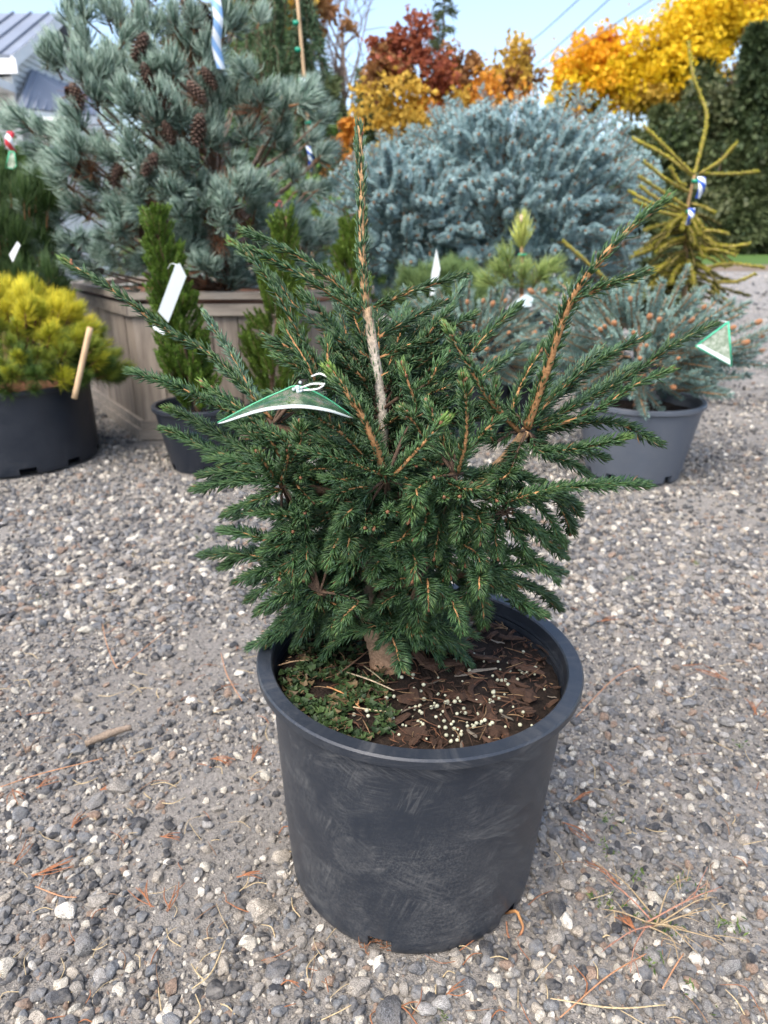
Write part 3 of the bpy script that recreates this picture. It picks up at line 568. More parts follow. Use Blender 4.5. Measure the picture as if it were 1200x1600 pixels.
# shoots that the photograph shows: mode, points (px, py[, depth offset]) base -> tip, options
U_, Fl, Ro = 'upper', 'flat', 'round'
H = [
 (U_, [(566, 484, 0.0), (490, 416, -.01), (382, 360, -.02)], dict(c=0)), (U_, [(562, 489, -.01), (480, 436, -.03), (390, 388, -.05)], dict(c=0)),
 (U_, [(495, 585, -.05), (450, 490, -.06), (408, 420, -.06), (364, 380, -.06)], dict(new=.8)), (U_, [(584, 480, 0), (640, 457, -.01), (725, 430, -.01)], dict(c=0)),
 (U_, [(592, 527, .01), (640, 500, .02), (695, 472, .03)], dict(c=0)), (U_, [(595, 559, .0), (635, 541, -.01), (668, 531, -.01)], dict(c=0)), (U_, [(596, 588, 0), (640, 569, .01), (690, 556, .02)], dict(c=0)),
 (U_, [(572, 556, 0), (515, 520, .0), (465, 482, .0), (431, 436, .01)], dict(c=0, g=.3)), (U_, [(570, 594, -.01), (548, 574, -.02), (525, 557, -.03)], dict(c=0)),
 (U_, [(548, 540, .06), (535, 500, .08), (523, 462, .09)], dict(g=.9)), (U_, [(672, 560, .08), (696, 495, .10), (728, 438, .12)], dict(g=.9)), (U_, [(612, 540, .05), (622, 505, .06), (635, 478, .07)], dict(g=.7)),
 (U_, [(482, 560, -.04), (455, 545, -.04), (415, 525, -.03)], dict()), (U_, [(500, 590, -.03), (470, 575, -.04), (432, 557, -.04)], dict()), (U_, [(490, 600, -.06), (480, 570, -.07), (442, 508, -.05)], dict(new=.5)), (U_, [(515, 620, -.03), (512, 570, -.04), (512, 530, -.03)], dict()),
 (U_, [(425, 655, -.03), (335, 560, -.03), (255, 512, -.04), (180, 456, -.05), (102, 408, -.05)], dict(new=.6, b=3)), (U_, [(392, 612, .03), (368, 565, .05), (345, 528, .06), (322, 494, .06)], dict(g=.9)), (U_, [(420, 640, .02), (390, 610, .04), (345, 575, .05)], dict(g=.6)),
 (Fl, [(420, 660, -.03), (350, 640, -.04), (285, 608, -.05), (206, 582, -.05)], dict()), (U_, [(440, 725, -.06), (425, 690, -.08), (375, 640, -.09), (318, 600, -.09)], dict(new=.8, b=3)), (Fl, [(400, 712), (340, 677), (303, 657), (264, 640)], dict(new=.5)), (Fl, [(380, 720), (330, 704), (291, 684), (257, 672)], dict()),
 (Fl, [(420, 700), (380, 668), (352, 652)], dict()), (Fl, [(455, 700), (430, 680), (405, 665)], dict()), (Fl, [(430, 735), (370, 720), (328, 716)], dict()),
 (Fl, [(440, 742), (372, 738), (317, 741)], dict()), (Fl, [(440, 756), (372, 752), (306, 765)], dict()), (Fl, [(440, 765), (412, 778), (355, 803)], dict()), (Fl, [(475, 808), (440, 806), (394, 800)], dict()), (Fl, [(440, 850), (400, 838), (348, 828)], dict()),
 (Fl, [(455, 882), (375, 866), (318, 866)], dict()), (Fl, [(440, 884), (405, 894), (373, 908)], dict()), (Fl, [(445, 902), (420, 915), (391, 937)], dict()), (Fl, [(478, 828), (450, 830), (418, 842)], dict()), (Fl, [(470, 845), (440, 852), (412, 861)], dict()),
 (Ro, [(462, 822, -.04), (458, 831, -.13)], dict(b=2)), (Fl, [(480, 848), (480, 875), (475, 902)], dict()), (Fl, [(462, 860), (458, 880), (457, 905)], dict()), (Ro, [(445, 882, -.06), (436, 904, -.12)], dict()),
 (Fl, [(498, 922), (465, 934), (424, 954)], dict()), (Fl, [(500, 934), (470, 950), (432, 976)], dict()), (Fl, [(500, 930), (490, 955), (471, 991)], dict()), (Fl, [(505, 922), (535, 928), (557, 946)], dict()), (Fl, [(508, 938), (525, 945), (545, 967)], dict()), (Fl, [(470, 890), (462, 910), (460, 928)], dict()),
 (Ro, [(432, 752, -.08), (418, 730, -.11), (402, 708, -.13)], dict(b=4, new=.4)), (Ro, [(440, 750, -.09), (448, 725, -.12), (452, 700, -.14)], dict(b=4)), (Fl, [(455, 720), (470, 690), (468, 662)], dict()),
 (Ro, [(601, 742, -.14), (582, 685, -.16), (555, 632, -.17), (516, 578, -.17)], dict(new=1, b=3, big=1)), (Fl, [(594, 738, -.14), (550, 692, -.16), (520, 667, -.17), (464, 635, -.18)], dict(new=.3)), (Fl, [(592, 740, -.14), (545, 722, -.16), (474, 704, -.17)], dict()), (Fl, [(585, 730, -.14), (545, 705, -.15), (500, 686, -.15)], dict()),
 (Fl, [(605, 762), (554, 763), (509, 782)], dict()), (Fl, [(600, 800), (570, 803), (541, 811)], dict()), (Ro, [(575, 800, -.08), (572, 824, -.17)], dict(b=2)), (Fl, [(590, 850), (555, 868), (516, 887)], dict()), (Fl, [(580, 862), (555, 880), (527, 908)], dict()), (Fl, [(530, 840), (522, 855), (512, 880)], dict()),
 (Ro, [(480, 780, -.07), (477, 800, -.14)], dict()), (Ro, [(475, 735, -.08), (470, 747, -.14)], dict()), (Fl, [(460, 755), (472, 768), (486, 783)], dict()), (Fl, [(600, 975), (560, 985), (523, 1004)], dict()),
 (U_, [(824, 668, -.05), (850, 592, -.07), (890, 475, -.10), (935, 410, -.12), (985, 358, -.13), (1040, 310, -.14)], dict(c=0, big=1, new=.5, b=5, d=1700)), (U_, [(893, 470, -.10), (945, 447, -.12), (1008, 425, -.13)], dict(c=0, big=.4, b=3)),
 (U_, [(810, 672, -.06), (768, 628, -.09), (735, 575, -.11), (698, 512, -.12)], dict(c=0, big=.4, new=.6, b=4, d=2200)), (U_, [(738, 550, -.10), (770, 515, -.10), (808, 480, -.10)], dict(c=0)), (Ro, [(716, 738, -.13), (728, 690, -.15), (729, 640, -.16), (724, 590, -.17)], dict(b=3, new=.4)),
 (Ro, [(612, 746, -.14), (655, 700, -.16), (697, 654, -.17)], dict(new=.9, b=2)), (U_, [(822, 668, -.05), (875, 612, -.05), (930, 568, -.06), (1008, 525, -.07)], dict(c=0)), (U_, [(835, 665, -.04), (905, 632, -.05), (992, 583, -.06), (1046, 543, -.07), (1114, 507, -.07)], dict(c=0)), (U_, [(840, 672, -.04), (925, 645, -.06), (990, 603, -.08), (1048, 578, -.08)], dict(c=0, new=.7)),
 (Fl, [(840, 680, -.02), (910, 662, -.03), (970, 664, -.04), (1029, 692, -.05)], dict(c=0)), (Fl, [(840, 705, -.05), (900, 702, -.07), (977, 684, -.08)], dict(new=.6)), (Fl, [(800, 785, -.08), (875, 765, -.09), (950, 757, -.09), (1010, 757, -.09)], dict()), (Fl, [(830, 690, -.02), (890, 640, -.02), (950, 600, -.02), (990, 575, -.02)], dict(g=.5)),
 (Fl, [(835, 650, -.02), (880, 600, -.01), (935, 548, .0)], dict(g=.8)), (Fl, [(845, 640, 0), (880, 615, 0), (965, 545, .02)], dict(g=.5)),
 (Fl, [(850, 770), (885, 780), (902, 803)], dict()), (Fl, [(860, 775), (880, 800), (893, 832)], dict()), (Fl, [(815, 815), (850, 845), (879, 870)], dict()), (Fl, [(770, 888), (828, 884), (878, 893)], dict()), (Fl, [(762, 894), (810, 909), (845, 925), (871, 951)], dict(new=.4)), (Fl, [(765, 912), (800, 935), (837, 962)], dict()),
 (Fl, [(748, 893, -.10), (749, 910, -.15), (748, 928, -.16)], dict()), (Fl, [(738, 905), (730, 928), (720, 957)], dict()), (Fl, [(750, 930), (755, 950), (755, 976)], dict()), (Fl, [(664, 904), (630, 904), (592, 914)], dict()), (Fl, [(668, 905, -.10), (669, 925, -.15), (669, 949, -.16)], dict()), (Fl, [(645, 920), (610, 935), (578, 961)], dict()), (Fl, [(650, 925), (650, 950), (655, 982)], dict()),
 (Fl, [(652, 975), (690, 995), (728, 1008)], dict()), (Fl, [(655, 975), (668, 992), (687, 1015)], dict()), (Fl, [(636, 972), (615, 985), (593, 1006)], dict()), (Fl, [(630, 970), (595, 975), (563, 987)], dict()), (Fl, [(675, 970), (710, 982), (742, 992)], dict()),
 (Fl, [(692, 811), (730, 825), (760, 857)], dict()), (Fl, [(690, 812), (684, 840), (679, 869)], dict()), (Fl, [(708, 830), (722, 850), (727, 880)], dict()), (Fl, [(645, 842), (655, 858), (664, 876)], dict()), (Fl, [(692, 860), (698, 880), (703, 899)], dict()), (Fl, [(612, 846), (622, 862), (630, 884)], dict()), (Fl, [(600, 865), (590, 880), (578, 899)], dict()),
 (Fl, [(675, 780), (650, 790), (624, 803)], dict()), (Ro, [(700, 742, -.10), (679, 745, -.17)], dict(b=2)), (Ro, [(735, 770, -.09), (720, 776, -.16)], dict()), (Ro, [(780, 760, -.08), (775, 781, -.15)], dict()), (Ro, [(600, 810, -.09), (584, 825, -.17)], dict()), (Fl, [(794, 783, -.1), (840, 770, -.12), (876, 762, -.13)], dict(b=3)), (Fl, [(735, 745), (775, 738), (815, 740)], dict()), (Fl, [(760, 740), (800, 745), (842, 752)], dict()),
 (Fl, [(790, 810), (810, 840), (824, 869)], dict()), (Fl, [(775, 820), (775, 845), (777, 869)], dict()), (Fl, [(800, 800), (830, 820), (850, 850)], dict()), (Fl, [(850, 712, -.04), (885, 722, -.05), (918, 742, -.05)], dict()), (Fl, [(850, 705, -.02), (900, 705, -.02), (945, 716, -.02)], dict()), (Fl, [(700, 890), (690, 920), (690, 945)], dict()), (Fl, [(790, 905), (800, 925), (810, 945)], dict()),
 (Ro, [(650, 640, -.08), (640, 605, -.09), (630, 572, -.09)], dict(b=3, new=.4)), (Ro, [(668, 600, -.05), (682, 575, -.06), (698, 553, -.06)], dict(b=3)), (Ro, [(690, 690, -.12), (680, 660, -.13), (668, 630, -.13)], dict(b=3)), (Ro, [(665, 690, -.1), (650, 665, -.11), (630, 640, -.12)], dict(b=3, new=.3)), (Ro, [(770, 690, -.08), (770, 640, -.08), (775, 600, -.08)], dict(b=2)), (Ro, [(800, 640, -.04), (820, 590, -.03), (850, 540, -.02)], dict(b=4)), (Ro, [(710, 700, -.1), (695, 680, -.1), (690, 655, -.1)], dict()), (U_, [(690, 640, -.02), (740, 600, -.02), (790, 560, -.01)], dict()), (U_, [(700, 620, .02), (750, 580, .03), (820, 540, .05)], dict(g=.5)), (Ro, [(745, 690, -.1), (760, 670, -.11), (782, 655, -.11)], dict()),
 (Ro, [(690, 770, -.09), (694, 778, -.17)], dict()), (Fl, [(640, 772, -.1), (645, 790, -.15), (640, 812, -.17)], dict()), (Fl, [(745, 800, -.08), (752, 820, -.13), (750, 845, -.14)], dict()), (Fl, [(670, 800, -.1), (662, 822, -.15), (650, 840, -.16)], dict()), (Ro, [(612, 790, -.1), (606, 800, -.18)], dict()), (Fl, [(720, 795, -.1), (722, 815, -.15), (712, 838, -.16)], dict()), (Fl, [(560, 790, -.1), (545, 800, -.15), (525, 822, -.16)], dict()), (Fl, [(640, 830, -.1), (625, 845, -.15), (605, 850, -.16)], dict()), (Fl, [(555, 830, -.08), (545, 845, -.14), (545, 868, -.15)], dict()), (Fl, [(700, 755, -.11), (730, 765, -.15), (758, 762, -.16)], dict()), (Fl, [(560, 745, -.12), (535, 750, -.16), (510, 748, -.17)], dict()), (Fl, [(665, 755, -.12), (650, 770, -.16), (660, 790, -.17)], dict()), (Fl, [(800, 730, -.06), (790, 745, -.11), (765, 752, -.13)], dict()), (Fl, [(640, 860, -.08), (650, 880, -.14), (645, 905, -.15)], dict()), (Fl, [(720, 850, -.08), (745, 865, -.13), (752, 888, -.14)], dict()),
 (Fl, [(800, 860, -.05), (835, 875, -.07), (868, 905, -.07)], dict()), (Fl, [(800, 830, -.05), (840, 830, -.06), (880, 845, -.06)], dict()), (Fl, [(430, 860, -.05), (395, 865, -.06), (350, 885, -.06)], dict()), (Fl, [(470, 920, -.08), (440, 930, -.1), (405, 955, -.1)], dict()), (Fl, [(800, 760, -.05), (850, 800, -.06), (878, 850, -.06)], dict()), (Fl, [(560, 940, -.1), (540, 960, -.14), (528, 985, -.15)], dict()), (Fl, [(700, 930, -.1), (712, 955, -.14), (722, 985, -.15)], dict()), (Fl, [(800, 930, -.05), (820, 945, -.07), (850, 960, -.07)], dict()),
]
def nearest_hub(p, py):
    c = hubs + [trunk_at(min(1000, max(640, py + 25)))]; d = [np.linalg.norm(h - p) for h in c]; return c[int(np.argmin(d))]
nsh = 0
for mode, pts, o_ in H:
    P = PX(pts, mode); big = o_.get('big', 0); start = conn = 0.0
    if o_.get('c', 1):
        h = nearest_hub(P[0], pts[0][1]); d = np.linalg.norm(h - P[0])
        if d > 0.012:
            tot = np.linalg.norm(np.diff(np.array(P), axis=0), axis=1).sum(); P = [h, (h + P[0]) / 2 + np.array([0, 0, 0.003])] + P; conn = d / (tot + d); start = 0.4 * conn
    Lg = 0.0165 if mode in (U_,) else 0.0168
    spruce_shoot(P, (0.0016 if mode == Fl else 0.0023) + 0.0030 * big, 0.0012 + 0.0010 * big, mode, o_.get('d', 3500 if mode == Fl else 2000), Lg, start, o_.get('new', 0.12), o_.get('g', 0), parent=spruce, buds=o_.get('b', 1), conn=conn); nsh += 1
# inner and rear shoots that fill the crown
fill = 0
inner = (MB(), MB())
while fill < 290:
    zt = rng.uniform(0.40, 0.70); an = rng.uniform(0, 2 * np.pi); f = (zt - 0.40) / 0.30
    c0 = np.array([np.interp(zt, tp[:, 2], tp[:, 0]), np.interp(zt, tp[:, 2], tp[:, 1]), zt])
    rad = rng.uniform(0.07, 0.175) * (1 if f < 0.75 else 0.9); el = R(-25 + 75 * f + rng.normal() * 14)
    d = np.array([math.cos(an) * math.cos(el), math.sin(an) * math.cos(el), math.sin(el)])
    tip = c0 + d * rad + np.array([0, 0, -0.02 * (1 - f)]); b0 = c0 + d * rad * 0.42 + np.array([0, 0, 0.008])
    if d[1] < -0.3 and rad > 0.13: continue
    qx, qy = proj(tip)
    if d[1] < 0.2 and (535 < qx < 625 and (qy > 850 or qy < 655)): continue
    if zt > 0.62 and d[1] < 0.3 and abs(d[0]) < 0.5: continue
    spruce_shoot([c0, b0, (b0 + tip) / 2 + np.array([0, 0, 0.005]), tip], 0.0018, 0.0012, 'flat', 2700, 0.0175, 0.18, 0.05, 0.1, parent=spruce, conn=0.3, collect=None if fill < 140 else inner); fill += 1
o = inner[0].build('inner_twigs', M_BARK, spruce, base); o['kind'] = 'stuff'; o2 = inner[1].build('needles', M_NEEDLE, o, base); o2['kind'] = 'stuff'; o2.location = (0, 0, 0)
# loop of root poking from the right-hand notch
mb = MB(); g0 = at(790, 1427, POTY - 0.115)
tube(mb, [g0, at(806, 1424, POTY - 0.135), at(813, 1437, POTY - 0.14), at(817, 1452, POTY - 0.145), at(803, 1472, POTY - 0.155), at(794, 1462, POTY - 0.15), at(791, 1440, POTY - 0.145)], [0.0016, 0.0024, 0.0022, 0.0019, 0.0016, 0.0014, 0.001], 7, [(0.22, 0.10, 0.05), (0.45, 0.23, 0.09), (0.30, 0.14, 0.08), (0.25, 0.12, 0.07)], 30)
mb.build('root', M_BARK, spruce, base)
mb = MB()
for k in range(26):
    p0 = at(rng.uniform(565, 618), rng.uniform(1462, 1484), POTY - 0.163); p1 = p0 + np.array([rng.normal() * 0.012, -rng.uniform(0.0, 0.012), rng.normal() * 0.008]); p1[2] = max(p1[2], 0.001)
    tube(mb, [p0, (p0 + p1) / 2 + rng.normal(size=3) * 0.004, p1], [0.0006, 0.0007, 0.0003], 4, (0.24, 0.115, 0.06), 6, False)
o = mb.build('root_hairs', M_BARK, spruce, base); o['kind'] = 'stuff'

# ------------------------------------------------------------------ tag tied to the spruce
tg = thing('plant_tag', 'clear plastic plant tag with green edge and white band tied to the front spruce', 'plant tag', at(465, 612, POTY - 0.17))
tb = np.array(tg.location); n_ = 25
topc = spline([at(340, 661, 0.668), at(400, 630, 0.675), at(440, 612, 0.680), at(466, 604, 0.682), at(505, 620, 0.680), at(552, 651, 0.672)], n_)
botc = spline([at(341, 662, 0.664), at(400, 641, 0.655), at(440, 634, 0.650), at(475, 633, 0.648), at(515, 640, 0.652), at(551, 653, 0.668)], n_)
def strip(mb, A, B, th, c):
    N = unit(np.cross(np.gradient(A, axis=0), B - A + 1e-7)); n = len(A); V = np.vstack([A, B, A - N * th, B - N * th]); j = np.arange(n - 1)
    f = [np.stack([j, j + 1, n + j + 1, n + j], -1), np.stack([2 * n + j, 3 * n + j, 3 * n + j + 1, 2 * n + j + 1], -1), np.stack([j, 2 * n + j, 2 * n + j + 1, j + 1], -1), np.stack([n + j, n + j + 1, 3 * n + j + 1, 3 * n + j], -1)]
    mb.add(V, f, c)
def tag_film():
    m, nt, b = mk('tag_film', 0.15, 0.5); v = coords(nt); n = noise(nt, 55, 4, 0.7, v)
    r = ramp(nt, [(0.3, (0.02, 0.05, 0.03)), (0.5, (0.06, 0.13, 0.06)), (0.62, (0.24, 0.20, 0.17)), (0.72, (0.10, 0.22, 0.10))]); nt.links.new(n.outputs[0], r.inputs[0]); nt.links.new(r.outputs[0], b.inputs['Base Color'])
    tr_ = nd(nt, 'ShaderNodeBsdfTransparent'); ms = nd(nt, 'ShaderNodeMixShader'); ms.inputs[0].default_value = 0.4; nt.links.new(b.outputs[0], ms.inputs[1]); nt.links.new(tr_.outputs[0], ms.inputs[2]); nt.links.new(ms.outputs[0], nt.nodes['Material Output'].inputs[0])
    return m
M_FILM = tag_film()
mb = MB(); strip(mb, topc, botc, 0.0005, (0.1, 0.2, 0.1)); mb.build('printed_sheet', M_FILM, tg, tb)
mb = MB(); e = botc + np.array([0, -0.0025, -0.0026]) * (np.sin(np.linspace(0.0, np.pi, n_)) ** 0.5 * 0.93 + 0.07)[:, None]; strip(mb, botc, e, 0.0006, (0.50, 0.56, 0.55)); mb.build('white_band', M_PLAST, tg, tb)
mb = MB(); tube(mb, list(topc + [0, -0.0005, 0.0005]), [0.0006, 0.0009, 0.0009, 0.0009, 0.0006], 6, (0.05, 0.36, 0.18), 50); mb.build('green_edge', M_PLAST, tg, tb)
mb = MB(); kp = at(466, 609, 0.672)
for k in range(16): sphere(mb, kp + rng.normal(size=3) * [0.0020, 0.0015, 0.0028], rng.uniform(0.0012, 0.0024), (0.5, 0.58, 0.58), 6, 5)
mb.build('knot', M_PLAST, tg, tb)
for pts in ([(470, 606, .674), (488, 600, .672), (508, 600, .668)], [(470, 610, .674), (495, 608, .670), (506, 602, .668)], [(513, 590, .672), (500, 584, .676), (487, 588, .68)]):
    mb = MB(); tube(mb, [at(*p) for p in pts], [0.0009, 0.0009, 0.0009], 6, (0.78, 0.8, 0.78), 12); mb.build('tie', M_PLAST, tg, tb)

# ------------------------------------------------------------------ background: shared foliage shapes
def depth(p): return p[1] * cP - (p[2] - CAM[2]) * sP
def tuft_mesh(name, n, L, W, axis, a0, a1, colA, colB, curve=0.25, seed=0, stem=None, r0=0.004):
    """bundle of needles round a short shoot along +Z"""
    r = np.random.default_rng(seed); mb = MB(); t = r.uniform(size=n) ** 0.8; ph = r.uniform(0, 2 * np.pi, n)
    al = np.radians(a1 + (a0 - a1) * t + r.normal(0, 8, n)); P = np.c_[np.zeros(n), np.zeros(n), t * axis]
    rad = np.c_[np.cos(ph), np.sin(ph), np.zeros(n)]; D1 = np.cos(al)[:, None] * [0, 0, 1.0] + np.sin(al)[:, None] * rad
    a2 = al - curve * r.uniform(0.3, 1.6, n); D2 = np.cos(a2)[:, None] * [0, 0, 1.0] + np.sin(a2)[:, None] * rad
    c1 = mixc(colA, colB, r.uniform(size=n)); solid_needles(mb, P + rad * r0 * 0.5, D1, unit(D2), L * r.uniform(0.75, 1.1, n), np.full(n, W), c1 * 0.7, c1)
    tube(mb, [(0, 0, -axis * 0.35), (0, 0, axis)], [r0, r0 * 0.7], 5, stem if stem is not None else (0.22, 0.12, 0.06), 3, r=r)
    me = mb.mesh(name); me.materials.append(M_FOLI); return me
def place(me, parent, p, d, s, base_, name='branch', roll=None):
    o = bpy.data.objects.new(name, me); col.objects.link(o); o.parent = parent; o.location = Vector(np.asarray(p) - np.asarray(base_))
    o.rotation_mode = 'QUATERNION'; o.rotation_quaternion = to_dir(d, rng.uniform(0, 6.28) if roll is None else roll); o.scale = (s, s, s) if np.ndim(s) == 0 else s; return o
def tree_trunk(parent, pts, radii, c, base_, name='trunk', n=20, sides=9):
    mb = MB(); tube(mb, pts, radii, sides, c, n, lump=0.08); return mb.build(name, M_BARKBG, parent, base_)
def px_m(px, p): return px / F * depth(p)

# ------------------------------------------------------------------ pots behind
pc = gnd(986, 736); h = at(986, 622, pc[1])[2]; GP = (pc, h)
std_pot('plant_pot', 'mid grey nursery pot with two square foot holes at right', pc[0], pc[1], px_m(97, np.array([pc[0], pc[1], h])), px_m(70, pc), h, M_POTG, [-8, 28, 64, 100, 136, 172, 208, 244, 280, 316], soil_drop=0.05)
pc = gnd(30, 712); h = at(30, 592, pc[1])[2]; YP = (pc, h)
std_pot('plant_pot', 'wide black nursery pot of the golden pine at left edge', pc[0], pc[1], px_m(127, np.array([pc[0], pc[1], h])), px_m(118, pc), h, M_POTD, [-5, 31, 67, 103, 139, 175, 211, 247, 283, 319], soil='needles', soil_drop=0.03)
pc = gnd(318, 727); h = at(318, 630, pc[1])[2]; TP = (pc, h)
std_pot('plant_pot', 'small black pot of the columnar cedar before the planter', pc[0], pc[1], px_m(70, np.array([pc[0], pc[1], h])), px_m(47, pc), h, M_POTD, [20, 92, 164, 236, 308])
BS = np.array([0.74, 5.0, 0.0])
std_pot('plant_pot', 'large black tub under the big blue spruce', BS[0], BS[1], 0.42, 0.34, 0.40, M_POTD, [0, 60, 120, 180, 240, 300])
pc = np.array([0.40, 3.35, 0]); BP = pc
std_pot('plant_pot', 'black pot of the blue dwarf spruce hidden behind the front tree', pc[0], pc[1], 0.2, 0.16, 0.3, M_POTD, [0, 60, 120, 180, 240, 300])
pc = np.array([1.62, 4.05, 0]); SP = pc
std_pot('plant_pot', 'black pot of the golden-tipped spruce at right', pc[0], pc[1], 0.22, 0.17, 0.32, M_POTD, [0, 60, 120, 180, 240, 300])
pc = np.array([0.66, 3.45, 0]); CP_ = pc
std_pot('plant_pot', 'black pot of the young candle pine before the blue spruce', pc[0], pc[1], 0.16, 0.13, 0.26, M_POTD, [0, 60, 120, 180, 240, 300])
pc = np.array([0.30, 4.1, 0]); MP = pc
std_pot('plant_pot', 'black pot of the round mugo pine before the blue spruce', pc[0], pc[1], 0.22, 0.18, 0.3, M_POTD, [0, 60, 120, 180, 240, 300])
pc = np.array([-0.50, 3.05, 0]); TB = pc
std_pot('plant_pot', 'black pot of the cedar standing at the planter front', pc[0], pc[1], 0.11, 0.09, 0.2, M_POTD, [0, 72, 144, 216, 288])
pc = np.array([-0.17, 3.45, 0]); TC = pc
std_pot('plant_pot', 'black pot of the small cedar behind the leader', pc[0], pc[1], 0.11, 0.09, 0.2, M_POTD, [0, 72, 144, 216, 288])
pc = np.array([-1.98, 3.55, 0]); DP = pc
std_pot('plant_pot', 'black pot of the dark pine at left edge', pc[0], pc[1], 0.22, 0.18, 0.3, M_POTD, [0, 60, 120, 180, 240, 300])

# ------------------------------------------------------------------ wooden planter
C1 = gnd(229, 684); C0 = gnd(150, 628); C2 = C1 + np.array([0.70, 0.03, 0]); C3 = C2 + np.array([0.34, 0.30, 0]); C4 = C3 + np.array([-0.02, 0.55, 0]); C5 = C0 + np.array([0.05, 0.6, 0])
PH = at(245, 462, C1[1])[2]
pc = (C0 + C1 + C2 + C3 + C4 + C5) / 6; planter = thing('planter_box', 'weathered wooden plank planter under the big white pine', 'planter', pc)
ring = [C0, C1, C2, C3, C4, C5]
POTS.append((pc[0], pc[1], 0.45))
for k in range(6):
    a, b = ring[k], ring[(k + 1) % 6]; Lr = np.linalg.norm(b - a); d = (b - a) / Lr; nrm = np.array([d[1], -d[0], 0.0]); npl = max(2, int(round(Lr / 0.125)))
    for j in range(npl):
        f0, f1 = j / npl, (j + 1) / npl; g = 0.0025; p0 = a + d * (Lr * f0 + g); p1 = a + d * (Lr * f1 - g); off = nrm * rng.normal() * 0.0015; zt = PH - 0.05
        mb = MB(); mb.add([p0 + off + [0, 0, 0.05], p1 + off + [0, 0, 0.05], p1 + off + [0, 0, zt], p0 + off + [0, 0, zt], p0 + off - nrm * 0.02 + [0, 0, 0.05], p1 + off - nrm * 0.02 + [0, 0, 0.05], p1 + off - nrm * 0.02 + [0, 0, zt], p0 + off - nrm * 0.02 + [0, 0, zt]],
            [np.array([(0, 1, 2, 3), (7, 6, 5, 4), (1, 5, 6, 2), (4, 0, 3, 7), (3, 2, 6, 7), (4, 5, 1, 0)])], (0.4,) * 3); mb.build('plank', M_WOOD, planter, pc, False)
    M = np.stack([d, -nrm, [0, 0, 1]], 1)
    for z0, z1, o0, o1, nm in ((PH - 0.085, PH - 0.035, -0.022, 0.0, 'upper_rail'), (PH - 0.014, PH + 0.014, -0.035, 0.05, 'top_rail'), (0.0, 0.045, -0.035, 0.01, 'base_rail'), (0.048, 0.085, -0.02, -0.001, 'lower_rail')):
        mb = MB(); e = 0.008; box(mb, (-e, o0, z0), (Lr + e, o1, z1), (0.4,) * 3, M, a); mb.build(nm, M_RAIL, planter, pc, False)
mb = MB(); mb.add([r_ + [0, 0, PH - 0.04] + 0.03 * (pc - r_) for r_ in ring] , [np.array([range(6)])], (0.2,) * 3); mb.build('soil', M_NEEDLEBED, planter, pc)

# ------------------------------------------------------------------ big white pine in the planter
wp = np.array([pc[0] + 0.02, pc[1] - 0.05, PH - 0.04]); wpine = thing('white_pine', 'large blue-green white pine with brown cones growing in the planter', 'conifer', wp)
trk = [wp, wp + [0.02, 0.05, 0.35], wp + [-0.03, 0.08, 0.75], wp + [0.05, 0.05, 1.15], wp + [0.08, 0.0, 1.7]]
tree_trunk(wpine, trk, [0.05, 0.042, 0.035, 0.028, 0.015], (0.16, 0.125, 0.10), wp)
wt_ = [tuft_mesh('pine_tuft', 120, 0.096, 0.0043, 0.065, 10, 75, (0.09, 0.175, 0.125), (0.42, 0.53, 0.45), 0.5, 40 + k, r0=0.005) for k in range(5)]
wd_ = [tuft_mesh('pine_tuft', 60, 0.10, 0.003, 0.06, 30, 100, (0.12, 0.045, 0.02), (0.30, 0.14, 0.07), 0.5, 60 + k, r0=0.005) for k in range(2)]
WT = [(180, 105), (222, 40), (165, 20), (272, 30), (270, 110), (325, 70), (95, 85), (125, 110), (150, 150), (200, 155), (240, 185), (280, 185), (345, 155), (385, 165), (445, 168), (415, 150), (205, 230), (120, 230), (165, 240), (120, 190), (35, 190), (70, 205), (65, 275), (95, 280), (310, 290), (370, 255), (265, 300), (400, 325), (375, 285), (120, 325), (185, 330), (190, 360), (75, 365), (70, 390), (110, 380), (305, 365), (350, 350), (405, 345), (460, 345), (480, 375), (505, 360), (315, 415), (370, 415), (175, 405), (130, 20), (200, -20), (290, -40), (240, 90), (320, 130), (300, 60), (130, 60), (350, 30), (230, 270), (280, 250), (330, 220), (145, 290), (215, 300), (250, 400), (430, 395), (120, 415), (390, 210), (440, 200), (50, 330), (230, -10), (255, 150), (330, 320), (300, 330), (420, 300), (160, 370), (340, 385)]
nw = 0
def limb_to(parent, trunk, p, base_, r0=0.011, c=(0.17, 0.12, 0.09)):
    tz = np.array([q[2] for q in trunk]); z = min(max(p[2] - 0.55 * np.linalg.norm(np.asarray(p)[:2] - trunk[0][:2]), tz[0] + 0.03), tz[-1]); q = np.array([np.interp(z, tz, [t[k] for t in trunk]) for k in range(3)])
    mb = MB(); tube(mb, [q, q * 0.45 + np.asarray(p) * 0.55 - [0, 0, 0.04], p], [r0, r0 * 0.65, r0 * 0.35], 6, c, 9, lump=0.08); mb.build('limb', M_BARKBG, parent, base_)
